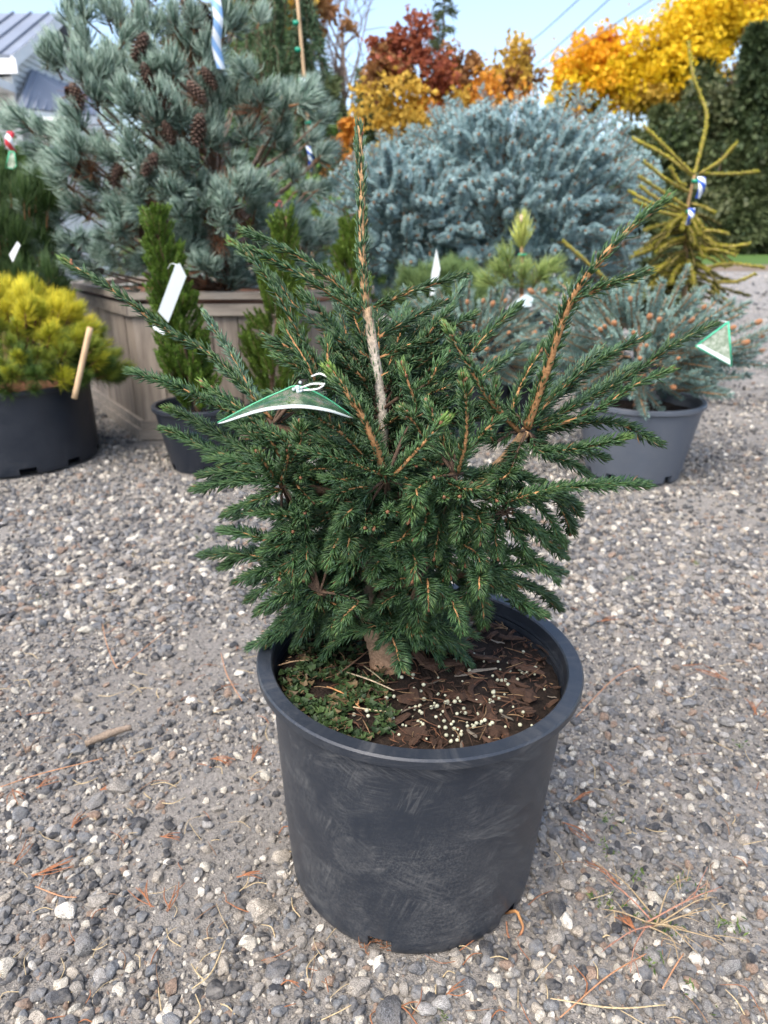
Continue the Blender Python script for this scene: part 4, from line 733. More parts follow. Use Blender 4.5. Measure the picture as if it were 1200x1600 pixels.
for px, py in WT:
    r2 = ((px - 265) / 260) ** 2 + ((py - 230) / 260) ** 2; Yd = wp[1] - 0.62 * math.sqrt(max(0, 1 - r2)) + rng.normal() * 0.06
    p = at(px, py, Yd); c = at(270, 300, wp[1]); d = unit(p - c) + np.array([rng.normal() * .2, -0.25, 0.75 + rng.normal() * .2]); d = unit(d)
    limb_to(wpine, trk, p - d * 0.02, wp); place(wt_[nw % 5], wpine, p - d * 0.05, d, rng.uniform(0.9, 1.2), wp); nw += 1
    for _ in range(2):
        q = p + rng.normal(size=3) * [0.07, 0.06, 0.05] + [0, 0.06, -0.05]; place(wt_[int(rng.integers(5))], wpine, q, unit(d + rng.normal(size=3) * 0.45), rng.uniform(0.8, 1.1), wp)
    if rng.uniform() < 0.75: place(wd_[nw % 2], wpine, p - d * 0.10 + rng.normal(size=3) * 0.03, unit(-d * 0.3 + rng.normal(size=3)), rng.uniform(0.7, 1.0), wp, 'dead_needles')
for _ in range(45):
    an = rng.uniform(0.15, np.pi - 0.15); zz = rng.uniform(0.15, 1.0); p = wp + np.array([math.cos(an) * 0.5, math.sin(an) * 0.5, zz]); d = unit(p - wp - [0, 0, 0.3])
    place(wt_[int(rng.integers(5))], wpine, p, d, 1.0, wp); limb_to(wpine, trk, p, wp)
def cone_mesh(seed):
    r = np.random.default_rng(seed); mb = MB(); n = 70
    sphere(mb, (0, 0, 0), 0.017, (0.05, 0.032, 0.024), 7, 6, (1, 1, 2.3))
    for k in range(n):
        t = (k + 0.5) / n; an = k * 2.39996; z = (t - 0.5) * 0.095; rr = 0.027 * math.sin(math.pi * (0.12 + 0.8 * t)) ** 0.7; d = np.array([math.cos(an), math.sin(an), 0.0]); s_ = np.array([-d[1], d[0], 0]); c = np.array([0, 0, z])
        w_ = 0.012; V = [c + d * 0.008 - s_ * w_ * .4, c + d * 0.008 + s_ * w_ * .4, c + d * rr + s_ * w_ * .55 + [0, 0, 0.010], c + d * (rr + 0.004) + [0, 0, 0.013], c + d * rr - s_ * w_ * .55 + [0, 0, 0.010], c + d * rr * 0.8 + [0, 0, 0.004]]
        cc = np.array((0.115, 0.075, 0.058)) * r.uniform(0.6, 1.4); mb.add(V, [np.array([(0, 1, 2), (0, 2, 3), (0, 3, 4), (0, 5, 1), (1, 5, 2), (5, 3, 2), (5, 4, 3), (0, 4, 5)])], np.vstack([cc * .5, cc * .5, cc, cc * 1.2, cc, cc * .6]))
    me = mb.mesh('cone', smooth=False); me.materials.append(M_BARKBG); return me
cones = [cone_mesh(5), cone_mesh(6)]
for k, (px, py, s_) in enumerate([(220, 70, 1.1), (290, 10, 1.2), (318, 25, 1.2), (300, 30, 1), (118, 150, 1.0), (240, 135, 1.0), (257, 150, 1.0), (310, 200, 1.2), (262, 205, .9), (235, 255, 1.0), (182, 270, 1.0), (362, 315, .9), (228, 115, .9), (305, 140, .9), (325, 120, .9), (118, 260, .8), (225, 362, .8), (110, 145, .8)]):
    r2 = ((px - 265) / 260) ** 2 + ((py - 230) / 260) ** 2; p = at(px, py, wp[1] - 0.62 * math.sqrt(max(0, 1 - r2)) - 0.06)
    place(cones[k % 2], wpine, p, unit(np.array([rng.normal() * .5, -.2 + rng.normal() * .4, -1])), s_, wp, 'pine_cone'); limb_to(wpine, trk, p + [0, 0.01, 0.02], wp, 0.007)

# ------------------------------------------------------------------ golden mugo pine in the wide pot
pc, h = YP; gb = np.array([pc[0], pc[1], h - 0.03]); gpine = thing('mugo_pine', 'low golden-yellow mugo pine in the wide black pot', 'conifer', gb)
tree_trunk(gpine, [gb, gb + [0.03, 0, 0.1], gb + [0.02, 0.02, 0.22]], [0.022, 0.018, 0.01], (0.15, 0.09, 0.06), gb)
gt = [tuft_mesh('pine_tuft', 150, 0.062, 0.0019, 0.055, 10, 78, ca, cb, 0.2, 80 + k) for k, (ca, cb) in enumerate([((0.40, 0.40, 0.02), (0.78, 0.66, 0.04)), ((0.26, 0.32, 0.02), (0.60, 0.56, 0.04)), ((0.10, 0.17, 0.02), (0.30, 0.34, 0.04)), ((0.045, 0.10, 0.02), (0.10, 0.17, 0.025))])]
cc = gb + np.array([0.0, 0.0, 0.08]); cc = cc + np.array([0.05, 0, 0]); rx = px_m(168, cc); rz_ = at(60, 445, pc[1] - 0.1)[2] - cc[2]
for k in range(295):
    u = rng.uniform(-0.45, 1); an = rng.uniform(0, 2 * np.pi); s_ = math.sqrt(max(0, 1 - max(u, 0) ** 2)); sh = rng.uniform(0.62, 1.0)
    d = np.array([s_ * math.cos(an), s_ * math.sin(an), u]); p = cc + d * np.array([rx, 0.34, rz_ if u > 0 else 0.16]) * sh * 0.88
    goldness = u + rng.normal() * 0.22 - (0.4 if sh < 0.8 else 0); m_ = 0 if goldness > 0.55 else 1 if goldness > 0.22 else 2 if goldness > -0.25 else 3  # upper outer tufts gold, lower and inner ones greener
    place(gt[m_], gpine, p, unit(d + [0, 0, 0.55]), rng.uniform(0.8, 1.15), gb)
mb = MB(); p0, p1 = at(113, 602, pc[1] - 0.24), at(141, 512, pc[1] - 0.22); tube(mb, [p0 - [0, 0, 0.05], p1], [0.011, 0.0115], 10, (0.5, 0.36, 0.22), 8); st = mb.build('wooden_stake', M_STAKE); tag(st, 'short pale wooden dowel leaning in the golden pine pot', 'stake')

# ------------------------------------------------------------------ dark pine at the left edge
db = np.array([DP[0], DP[1], 0.26]); dpine = thing('black_pine', 'dark green long-needled pine at left edge behind the golden pine', 'conifer', db)
tree_trunk(dpine, [db, db + [0.02, 0, 0.3], db + [0.05, 0, 0.6]], [0.025, 0.02, 0.01], (0.12, 0.09, 0.07), db)
dt = [tuft_mesh('pine_tuft', 110, 0.15, 0.0030, 0.09, 10, 55, (0.025, 0.06, 0.018), (0.07, 0.13, 0.03), 0.25, 95 + k) for k in range(3)]
for k in range(80):
    px, py = rng.uniform(-60, 82), rng.uniform(290, 470); p = at(px, py, DP[1] + rng.uniform(-0.25, 0.25)); c = db + [0, 0, 0.1]
    place(dt[k % 3], dpine, p - [0, 0, 0.05], unit(unit(p - c) * 0.6 + [0, 0, 1.0] + rng.normal(size=3) * 0.15), rng.uniform(0.8, 1.1), db)

# ------------------------------------------------------------------ columnar cedars
def spray_mesh(seed, ca, cb):
    r = np.random.default_rng(seed); mb = MB(); n = 46; t = np.linspace(0.05, 1, n); side = np.where(np.arange(n) % 2, 1, -1)
    P = np.c_[t * 0, t * 0, t * 0.11]; L_ = 0.034 * (1 - 0.65 * t) + 0.008
    D = unit(np.c_[side * 0.75, r.normal(size=n) * 0.12, np.full(n, 0.75)]); c = mixc(ca, cb, r.uniform(size=n)); blades(mb, P, D, L_, np.full(n, 0.010), c, 0.2, r)
    m = 70; i_ = r.integers(0, n, m); f_ = r.uniform(0.3, 0.9, m)[:, None]; P2 = P[i_] + D[i_] * L_[i_][:, None] * f_; D2 = unit(D[i_] * 0.5 + np.c_[-side[i_] * 0.1, r.normal(size=m) * 0.3, np.full(m, 0.9)]); blades(mb, P2, D2, np.full(m, 0.017), np.full(m, 0.0075), mixc(ca, cb, r.uniform(size=m)), 0.2, r)
    tube(mb, [(0, 0, -0.03), (0, 0, 0.1)], [0.002, 0.001], 4, (0.16, 0.10, 0.05), 3)
    me = mb.mesh('spray'); me.materials.append(M_FOLI); return me
def cedar(label, base_, top, rad, n, ca, cb, seed, r_top=0.15):
    ce = thing('cedar_tree', label, 'conifer', base_, 'columnar cedars around the planter'); tree_trunk(ce, [base_, (base_ + top) / 2, top], [0.011, 0.008, 0.003], (0.17, 0.11, 0.07), base_)
    sp = [spray_mesh(seed + k, ca, cb) for k in range(3)]
    for k in range(n):
        t = rng.uniform(0.02, 0.97); an = rng.uniform(0, 6.28); rr = rad * (1 - (1 - r_top) * t ** 1.6) * min(1, 0.55 + 2.2 * t); d0 = np.array([math.cos(an), math.sin(an), 0])
        p = base_ + (top - base_) * t + d0 * rr * rng.uniform(0.25, 0.85); place(sp[k % 3], ce, p, unit(d0 * 0.55 + [0, 0, 1.0] + rng.normal(size=3) * 0.12), rng.uniform(0.7, 1.05) * (0.65 if rad < 0.06 else 1) * (1 - 0.35 * t), base_, roll=None)
    return ce
pc, h = TP; cedar('leaning green cedar with white tag beside the planter', np.array([pc[0], pc[1], h - 0.05]), at(240, 338, pc[1]), 0.105, 260, (0.045, 0.095, 0.012), (0.14, 0.23, 0.03), 200)
cedar('tall narrow green cedar at the middle of the planter front', TB + [0, 0, 0.16], at(447, 338, TB[1]), 0.14, 240, (0.045, 0.095, 0.012), (0.15, 0.23, 0.03), 210, 0.06)
cedar('small bright green cedar just left of the bare leader', TC + [0, 0, 0.16], at(548, 345, TC[1]), 0.12, 220, (0.07, 0.14, 0.018), (0.22, 0.32, 0.045), 220, 0.1)

# ------------------------------------------------------------------ spruce shoots for the background
def shoot_mesh(seed, n, L, W, axis, ca, cb, al=58, bud=None, stem=(0.30, 0.17, 0.09), flatten=0.0):
    r = np.random.default_rng(seed); mb = MB(); t = r.uniform(size=n); ph = r.uniform(0, 2 * np.pi, n); a = np.radians(al * (1 - 0.5 * np.clip((t - 0.75) * 4, 0, 1)) + r.normal(0, 8, n))
    rad = np.c_[np.cos(ph), np.sin(ph), np.zeros(n)]; D = unit(np.cos(a)[:, None] * [0, 0, 1.0] + np.sin(a)[:, None] * rad); c = mixc(ca, cb, r.uniform(size=n))
    P = np.c_[np.zeros((n, 2)), t * axis]; solid_needles(mb, P, D, unit(D + [0, 0, 0.25]), L * r.uniform(0.75, 1.1, n), np.full(n, W), c * 0.75, c)
    tube(mb, [(0, 0, -axis * 0.3), (0.0, 0, axis)], [0.004, 0.0025], 5, stem, 3, r=r)
    if bud: sphere(mb, (0, 0, axis), bud, (0.30, 0.16, 0.08), 6, 4, (1, 1, 1.4))
    me = mb.mesh('shoot'); me.materials.append(M_FOLI); return me
# big blue spruce
bb = np.array([BS[0], BS[1], 0.36]); bsp = thing('blue_spruce', 'big rounded silver-blue spruce behind the front tree', 'conifer', bb)
tree_trunk(bsp, [bb, bb + [0, 0, 0.5], bb + [0, 0, 1.2]], [0.06, 0.045, 0.02], (0.15, 0.11, 0.085), bb)
bs_ = [shoot_mesh(300 + k, 190, 0.040, 0.0046, 0.095, (0.20, 0.335, 0.355), (0.42, 0.575, 0.585), 66, 0.009) for k in range(4)]
cz = at(765, 350, BS[1])[2]; lobes = [(at(800, 330, BS[1]), 0.88, 0.8, at(850, 165, BS[1])[2] - at(800, 330, BS[1])[2]), (at(640, 350, BS[1] - 0.1), 0.52, 0.6, at(640, 232, BS[1])[2] - at(640, 350, BS[1])[2])]
allp = []
while len(allp) < 1700:
    lb = lobes[0] if rng.uniform() < 0.7 else lobes[1]; u = rng.uniform(-0.75, 1); an = rng.uniform(np.pi, 2 * np.pi) if rng.uniform() < 0.62 else rng.uniform(0, np.pi); s_ = math.sqrt(1 - u * u); d = np.array([s_ * math.cos(an), s_ * math.sin(an), u])
    lump = 1 + 0.09 * math.sin(4 * an + 3 * u) + 0.07 * math.sin(9 * u + 2 * an); p = lb[0] + d * np.array([lb[1], lb[2], lb[3] if u > 0 else 0.75]) * lump * (0.88 if rng.uniform() < 0.5 else rng.uniform(0.55, 0.86))
    if any(np.linalg.norm((p - l[0]) / np.array([l[1], l[2], l[3] if p[2] > l[0][2] else 0.75])) < 0.5 for l in lobes): continue
    allp.append((p, unit(d * [1, .7, 1] + [0, -0.12, 0.28] + rng.normal(size=3) * 0.36)))
allp.sort(key=lambda q: q[0][1] - 0.3 * q[0][2])
rest = MB()
for k, (p, d) in enumerate(allp):
    if k < 300: place(bs_[k % 4], bsp, p, d, rng.uniform(0.85, 1.25), bb)
    else:
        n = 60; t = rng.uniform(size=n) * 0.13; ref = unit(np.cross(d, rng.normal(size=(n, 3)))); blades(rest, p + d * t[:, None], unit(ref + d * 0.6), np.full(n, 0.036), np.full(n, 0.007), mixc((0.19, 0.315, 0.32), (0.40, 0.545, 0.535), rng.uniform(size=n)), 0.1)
        tube(rest, [p - d * 0.05, p + d * 0.13], [0.004, 0.0025], 4, (0.3, 0.17, 0.09), 2)
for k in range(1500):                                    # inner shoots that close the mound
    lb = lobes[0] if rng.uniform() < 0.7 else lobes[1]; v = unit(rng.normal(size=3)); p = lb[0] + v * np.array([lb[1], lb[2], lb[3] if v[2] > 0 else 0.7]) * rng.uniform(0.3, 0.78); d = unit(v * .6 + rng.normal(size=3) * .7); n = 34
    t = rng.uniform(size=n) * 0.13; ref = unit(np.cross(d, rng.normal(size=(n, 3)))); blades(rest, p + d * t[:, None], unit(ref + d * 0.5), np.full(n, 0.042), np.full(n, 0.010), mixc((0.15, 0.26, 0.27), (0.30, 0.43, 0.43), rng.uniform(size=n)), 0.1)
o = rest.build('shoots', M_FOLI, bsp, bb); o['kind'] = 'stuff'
# dwarf blue spruces with orange buds
bud_mb = MB(); sphere(bud_mb, (0, 0, 0), 1, (0.50, 0.24, 0.12), 8, 7, (1, 1, 1.5)); bud_me = bud_mb.mesh('bud'); bud_me.materials.append(M_BARKBG)
ds_ = [shoot_mesh(320 + k, 130, 0.025, 0.0027, 0.12, (0.12, 0.22, 0.185), (0.32, 0.45, 0.40), 60, stem=(0.34, 0.21, 0.11)) for k in range(4)]
def dwarf_blue(label, base_, cx, cy, rxp, ryp, Yc, n, buds, seed):
    t_ = thing('dwarf_spruce', label, 'conifer', base_); c = at(cx, cy, Yc); tree_trunk(t_, [base_, base_ + [0, 0, 0.06], c + [0, 0, 0.02]], [0.028, 0.022, 0.01], (0.27, 0.15, 0.09), base_)
    rx, rz2 = px_m(rxp, c), px_m(ryp, c)
    for k in range(n):
        u = rng.uniform(-0.95, 1); an = rng.uniform(0, 6.28); s_ = math.sqrt(1 - u * u); d = np.array([s_ * math.cos(an), s_ * math.sin(an), u]); p = c + d * np.array([rx, rx * 0.85, rz2]) * rng.uniform(0.35, 0.8)
        dd = unit(d * [1, 1, 0.5] + [0, 0, 0.22] + rng.normal(size=3) * 0.15); s2 = rng.uniform(0.8, 1.3); place(ds_[k % 4], t_, p, dd, s2, base_)
    for px, py in buds:
        e = ((px - cx) / rxp) ** 2 + ((py - cy) / ryp) ** 2; p = at(px, py, Yc - rx * 0.85 * math.sqrt(max(0.05, 1 - min(e, 1))) * 0.95); d = unit(p - c + [0, 0, 0.1])
        place(bud_me, t_, p, d, 0.009 * rng.uniform(0.75, 1.25), base_, 'bud'); place(ds_[int(rng.integers(4))], t_, p - d * 0.125, d, 1.0, base_)
    return t_
pc, h = GP
dwarf_blue('blue dwarf spruce with orange buds in the grey pot', np.array([pc[0], pc[1], h - 0.04]), 1000, 545, 180, 100, pc[1], 270, [(830, 455), (905, 465), (938, 515), (1015, 495), (1030, 500), (1075, 465), (1035, 448), (990, 520), (1050, 525), (1120, 505), (1145, 512), (1190, 525), (1190, 548), (1185, 503), (960, 505), (880, 480), (1060, 560), (1052, 605), (1000, 560), (945, 510), (1100, 480), (1165, 535), (985, 468), (1010, 540), (1080, 500)], 1)
dwarf_blue('blue dwarf spruce with orange buds behind the right of the leader', BP + [0, 0, 0.26], 740, 535, 135, 88, BP[1], 200, [(660, 540), (680, 545), (730, 472), (755, 470), (770, 475), (790, 470), (795, 520), (812, 530), (850, 455), (870, 460), (835, 520), (760, 545), (775, 560), (815, 465), (740, 510), (700, 500), (845, 505), (880, 520), (660, 512), (720, 560), (805, 545)], 2)
# golden-tipped spruce
sb = np.array([SP[0], SP[1], 0.28]); gsp = thing('golden_spruce', 'thin golden spruce with long bare leader and striped ribbons at right', 'conifer', sb); GY = SP[1]
GCA, GCB = (0.24, 0.24, 0.02), (0.60, 0.54, 0.07)
def gshoot(pts, r0=0.006, L=0.019, dens=1350, ca=GCA, cb=GCB):
    P0 = [at(a, b, GY + (c if True else 0)) for a, b, c in pts]; ln = np.linalg.norm(np.diff(np.array(P0), axis=0), axis=1).sum(); n = max(6, int(ln / 0.02)); mb = MB(); P = tube(mb, P0, [r0, r0 * 0.7], 6, (0.36, 0.27, 0.10), n)
    m = int(ln * dens); f = rng.uniform(size=m) * (n - 1); i0 = np.clip(f.astype(int), 0, n - 2); fr = (f - i0)[:, None]; Q = P[i0] * (1 - fr) + P[i0 + 1] * fr; T = unit(P[i0 + 1] - P[i0]); rad = unit(np.cross(T, rng.normal(size=(m, 3)))); D = unit(T * 0.75 + rad * 0.9 + rng.normal(size=(m, 3)) * 0.15)
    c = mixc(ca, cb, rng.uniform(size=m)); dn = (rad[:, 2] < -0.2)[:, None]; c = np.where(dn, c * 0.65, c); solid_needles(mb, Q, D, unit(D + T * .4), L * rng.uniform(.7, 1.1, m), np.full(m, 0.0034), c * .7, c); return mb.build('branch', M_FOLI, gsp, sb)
mb = MB(); tube(mb, [sb, at(1068, 480, GY), at(1073, 340, GY), at(1085, 274, GY)], [0.022, 0.017, 0.012, 0.008], 8, [(0.12, 0.09, 0.06), (0.3, 0.2, 0.1)], 20); mb.build('trunk', M_BARKBG, gsp, sb)
for pts in ([(1085, 274, 0), (1104, 190, 0), (1095, 150, .03), (1083, 118, .04), (1076, 66, .05)], [(1083, 273, 0), (1045, 235, -.05), (1005, 197, -.08)], [(1083, 275, 0), (1035, 240, .05), (989, 217, .1)], [(1077, 300, 0), (1040, 280, -.1), (1007, 253, -.15)], [(1093, 271, 0), (1125, 252, -.05), (1151, 224, -.1)], [(1093, 271, 0), (1135, 272, .06), (1183, 268, .1)], [(1081, 318, 0), (1100, 323, -.05), (1117, 332, -.08)], [(1075, 325, 0), (1035, 300, -.1), (998, 275, -.15)], [(1073, 330, 0), (1030, 312, 0), (1000, 291, 0)], [(1073, 335, 0), (1020, 318, .05), (981, 298, .1)], [(1073, 340, 0), (1030, 330, -.1), (991, 314, -.15)], [(1073, 290, 0), (1060, 285, -.05), (1048, 262, -.08)]): gshoot(pts)
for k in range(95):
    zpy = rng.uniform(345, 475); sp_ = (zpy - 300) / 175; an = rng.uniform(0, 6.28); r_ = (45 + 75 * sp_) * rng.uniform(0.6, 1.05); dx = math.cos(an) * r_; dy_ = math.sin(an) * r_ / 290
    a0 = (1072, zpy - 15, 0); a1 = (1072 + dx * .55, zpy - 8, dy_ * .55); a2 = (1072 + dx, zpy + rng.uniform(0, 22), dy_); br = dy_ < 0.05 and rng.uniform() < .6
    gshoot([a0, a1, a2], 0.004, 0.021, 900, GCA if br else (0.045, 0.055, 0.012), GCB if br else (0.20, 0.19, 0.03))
for pts in ([(1100, 380, -.1), (1140, 385, -.2), (1171, 381, -.22)], [(1090, 390, -.1), (1120, 390, -.2), (1149, 399, -.22)], [(1090, 365, -.1), (1110, 360, -.15), (1138, 365, -.2)], [(1100, 420, -.1), (1140, 412, -.2), (1195, 418, -.25)], [(1110, 440, -.1), (1150, 440, -.2), (1180, 428, -.25)]): gshoot(pts)
# yellow side shoots of the same plant seen through the front tree's right leader
for pts in ([(950, 440, -.2), (900, 395, -.25), (880, 377, -.25)],): gshoot(pts)
# candle pine
cb_ = np.array([CP_[0], CP_[1], 0.22]); cpn = thing('young_pine', 'young lime-green pine with one upright candle before the blue spruce', 'conifer', cb_); CY = CP_[1]
tree_trunk(cpn, [cb_, at(815, 470, CY), at(815, 385, CY)], [0.014, 0.011, 0.008], (0.26, 0.16, 0.09), cb_)
ct = [tuft_mesh('pine_tuft', 170, 0.11, 0.0032, 0.08, 6, 40, (0.24, 0.32, 0.05), (0.58, 0.60, 0.16), 0.15, 400), tuft_mesh('pine_tuft', 120, 0.10, 0.0030, 0.08, 20, 80, (0.16, 0.26, 0.06), (0.38, 0.46, 0.15), 0.2, 401)]
place(ct[0], cpn, at(815, 392, CY), np.array([0, 0, 1.0]), 1.0, cb_)
for px, py, dx in ((795, 440, -.6), (840, 435, .7), (815, 450, 0), (800, 425, -.3), (832, 450, .3), (780, 455, -.9), (850, 460, .9)):
    place(ct[1], cpn, at(px, py, CY - .05), unit(np.array([dx, -.3, .6])), 0.95, cb_)
mb = MB(); box(mb, (-.016, -.012, -.006), (.022, .012, .006), (0.0, 0.22, 0.12), None, at(815, 398, CY)); tag(mb.build('tie_tape', M_PLAST), 'green plastic tie below the candle of the young pine', 'tie')
mb = MB(); sphere(mb, at(815, 342, CY), 0.012, (0.55, 0.40, 0.33), 7, 6, (1, 1, 1.8)); mb.build('candle', M_BARKBG, cpn, cb_)
# round mugo behind
mbs = np.array([MP[0], MP[1], 0.27]); mg = thing('mugo_pine', 'round dark green mugo pine in front of the big blue spruce', 'conifer', mbs)
mt_ = [tuft_mesh('pine_tuft', 90, 0.10, 0.0028, 0.06, 10, 65, (0.05, 0.105, 0.03), (0.16, 0.24, 0.08), 0.2, 410 + k) for k in range(3)]
tree_trunk(mg, [mbs, mbs + [0, 0, 0.2]], [0.02, 0.012], (0.15, 0.1, 0.07), mbs)
cc = at(690, 485, MP[1])
for k in range(150):
    u = rng.uniform(-.3, 1); an = rng.uniform(0, 6.28); s_ = math.sqrt(1 - max(u, 0) ** 2); d = np.array([s_ * math.cos(an), s_ * math.sin(an), u]); place(mt_[k % 3], mg, cc + d * [0.27, .25, .20] * rng.uniform(.6, .9), unit(d + [0, 0, .5]), rng.uniform(.8, 1.1), mbs)
# small shrub with red berries behind the pine
sbp = np.array([-0.62, 5.0, 0.0]); shr = thing('berry_shrub', 'light green leafy shrub with red fruit behind the white pine', 'shrub', sbp)
mb = MB(); n = 900; c = at(455, 325, 5.0); P = c + rng.normal(size=(n, 3)) * [0.16, 0.15, 0.09]; blades(mb, P, unit(rng.normal(size=(n, 3)) + [0, -.3, .6]), rng.uniform(.035, .07, n), rng.uniform(.02, .035, n), mixc((0.07, 0.15, 0.02), (0.20, 0.32, 0.04), rng.uniform(size=n))); o = mb.build('foliage', M_FOLI, shr, sbp); o['kind'] = 'stuff'
for px, py in ((437, 318), (434, 322), (441, 323), (515, 343)):
    mb = MB(); sphere(mb, at(px, py, 4.82), 0.02, (0.45, 0.02, 0.03), 7, 6); mb.build('fruit', M_PLAST, shr, sbp)
for k in range(5):
    mb = MB(); tube(mb, [sbp + [rng.normal() * .03, 0, 0], sbp + [rng.normal() * .15, 0, .5], c + rng.normal(size=3) * .08], [.012, .008, .004], 5, (0.14, 0.1, 0.06), 8); mb.build('stem', M_BARKBG, shr, sbp)
# ------------------------------------------------------------------ labels, ribbons
def ribbon_mat(c):
    m, nt, b = mk('striped_ribbon', 0.45, 0.4); v = coords(nt); wv = nd(nt, 'ShaderNodeTexWave'); wv.bands_direction = 'DIAGONAL'; wv.inputs['Scale'].default_value = 9; wv.inputs['Distortion'].default_value = 0.6; nt.links.new(v, wv.inputs['Vector'])
    r = ramp(nt, [(0, c), (0.45, c), (0.55, (0.75, 0.8, 0.85)), (1, (0.75, 0.8, 0.85))], 'LINEAR'); nt.links.new(wv.outputs['Fac'], r.inputs[0]); nt.links.new(r.outputs[0], b.inputs['Base Color']); return m
M_RB, M_RR = ribbon_mat((0.02, 0.08, 0.42)), ribbon_mat((0.5, 0.02, 0.04)); M_RP = ribbon_mat((0.22, 0.40, 0.68))
def ribbon(label, pts, Y, wpx, mat, group=None):
    P = spline([at(a, b, Y + c) for a, b, c in pts], 16); wd = px_m(wpx, P[0]); s_ = unit(np.array([1.0, 0.35, 0])); tw = np.linspace(-.35, .35, 16)[:, None] * np.array([0, 1.0, 0]); s2 = unit(s_ + tw)
    mb = MB(); strip(mb, P - s2 * wd / 2, P + s2 * wd / 2, 0.0012, (.5, .5, .5)); o = mb.build('ribbon', mat); return tag(o, label, 'ribbon', group)
ribbon('pale blue and white ribbon hanging from the top of the white pine', [(336, -10, 0), (341, 30, -.01), (338, 70, 0), (346, 108, .01)], 3.2, 15, M_RP)
ribbon('blue striped ribbon tied at the upper fork of the golden spruce', [(1096, 276, 0), (1097, 292, -.02), (1090, 310, 0)], 3.97, 13, M_RB)
ribbon('blue striped ribbon at the lower green tie of the golden spruce', [(1081, 325, 0), (1080, 338, -.02), (1073, 352, 0)], 3.97, 11, M_RB)
ribbon('red and white ribbon above the green tag at left edge', [(17, 205, 0), (14, 222, -.01), (20, 238, 0)], 3.45, 12, M_RR)
for px, py, lb in ((1086, 283, 'green tie round the golden spruce stem at its upper fork'), (1076, 331, 'green tie round the golden spruce stem below the fork')):
    mb = MB(); c = at(px, py, GY - .005); tube(mb, [c - [0, 0, .008], c + [0, 0, .008]], [.017, .017], 10, (0.0, 0.27, 0.16), 2); tag(mb.build('tie_tape', M_PLAST), lb, 'tie')
def flat_tag(name, label, px_pts, Y, c, th=.0012, border=None):
    P = [at(a, b, Y) for a, b in px_pts]; root = thing(name, label, 'plant tag', P[0]); mb = MB(); prism(mb, P, th, c, np.array([0, -1.0, 0])); mb.build('sheet', border[1] if border and len(border) > 1 else M_PAINT, root, P[0], False)
    if border:
        mb = MB(); tube(mb, P + [P[0]], [border[0][1]] * 2, 5, border[0][0], 40) if False else [tube(mb, [P[k], P[(k + 1) % len(P)]], [border[0][1]] * 2, 5, border[0][0], 2) for k in range(len(P))]; mb.build('edge', M_PLAST, root, P[0])
    return root
ft = flat_tag('plant_tag', 'blank white strip tag hanging on the leaning cedar', [(247, 487), (274, 414), (281, 411), (291, 432), (263, 504)], 2.50, (0.50, 0.56, 0.56))
mb = MB(); tube(mb, [at(276, 414, 2.5), at(268, 412, 2.55), at(262, 420, 2.62)], [.0015] * 3, 5, (.7, .75, .75), 8); mb.build('loop', M_PLAST, ft, at(247, 487, 2.50))
mb = MB(); prism(mb, [at(238, 508, 2.52), at(258, 518, 2.52), at(256, 523, 2.52), at(240, 514, 2.52)], .001, (.7, .75, .74), np.array([0, -1., 0])); mb.build('lower_edge', M_PAINT, ft, at(247, 487, 2.50), False)
def print_mat():
    m, nt, b = mk('printed_tag', 0.2, 0.5); v = coords(nt); n = noise(nt, 60, 4, .7, v); r = ramp(nt, [(.3, (.10, .16, .10)), (.5, (.30, .36, .27)), (.7, (.55, .58, .5))]); nt.links.new(n.outputs[0], r.inputs[0]); nt.links.new(r.outputs[0], b.inputs['Base Color']); return m
M_PRINT = print_mat()
rt = flat_tag('plant_tag', 'green-edged triangular picture tag over the grey pot at right', [(1087, 541), (1138, 503), (1143, 572)], 2.25, (.5, .5, .5), .0012, (((0.06, 0.50, 0.28), .0028), M_PRINT))
mb = MB(); prism(mb, [at(1088, 540, 2.245), at(1096, 538, 2.245), at(1141, 562, 2.245), at(1141, 570, 2.245)], .001, (.72, .8, .78), np.array([0, -1., 0])); mb.build('white_band', M_PAINT, rt, at(1087, 541, 2.25), False)
mb = MB(); tube(mb, [at(1138, 503, 2.25), at(1120, 503, 2.27), at(1105, 515, 2.3)], [.0015] * 3, 5, (.7, .75, .75), 8); mb.build('loop', M_PLAST, rt, at(1087, 541, 2.25))
flat_tag('plant_tag', 'small green picture tag below the red ribbon at left edge', [(9, 262), (15, 237), (22, 237), (26, 258), (22, 264)], 3.40, (.5, .5, .5), .0012, (((0.05, 0.42, 0.22), .003), M_PRINT))
flat_tag('plant_tag', 'tilted white label on the dark pine at left edge', [(14, 398), (27, 377), (32, 383), (20, 410)], 3.10, (.66, .68, .70))
flat_tag('plant_tag', 'thin white tag strip before the round mugo pine', [(672, 462), (674, 428), (682, 388), (688, 420), (680, 460)], 3.60, (.68, .73, .73))
flat_tag('plant_tag', 'pale blue label among the buds of the rear dwarf spruce', [(806, 470), (822, 459), (834, 466), (830, 479), (815, 480)], 3.0, (.55, .66, .68))

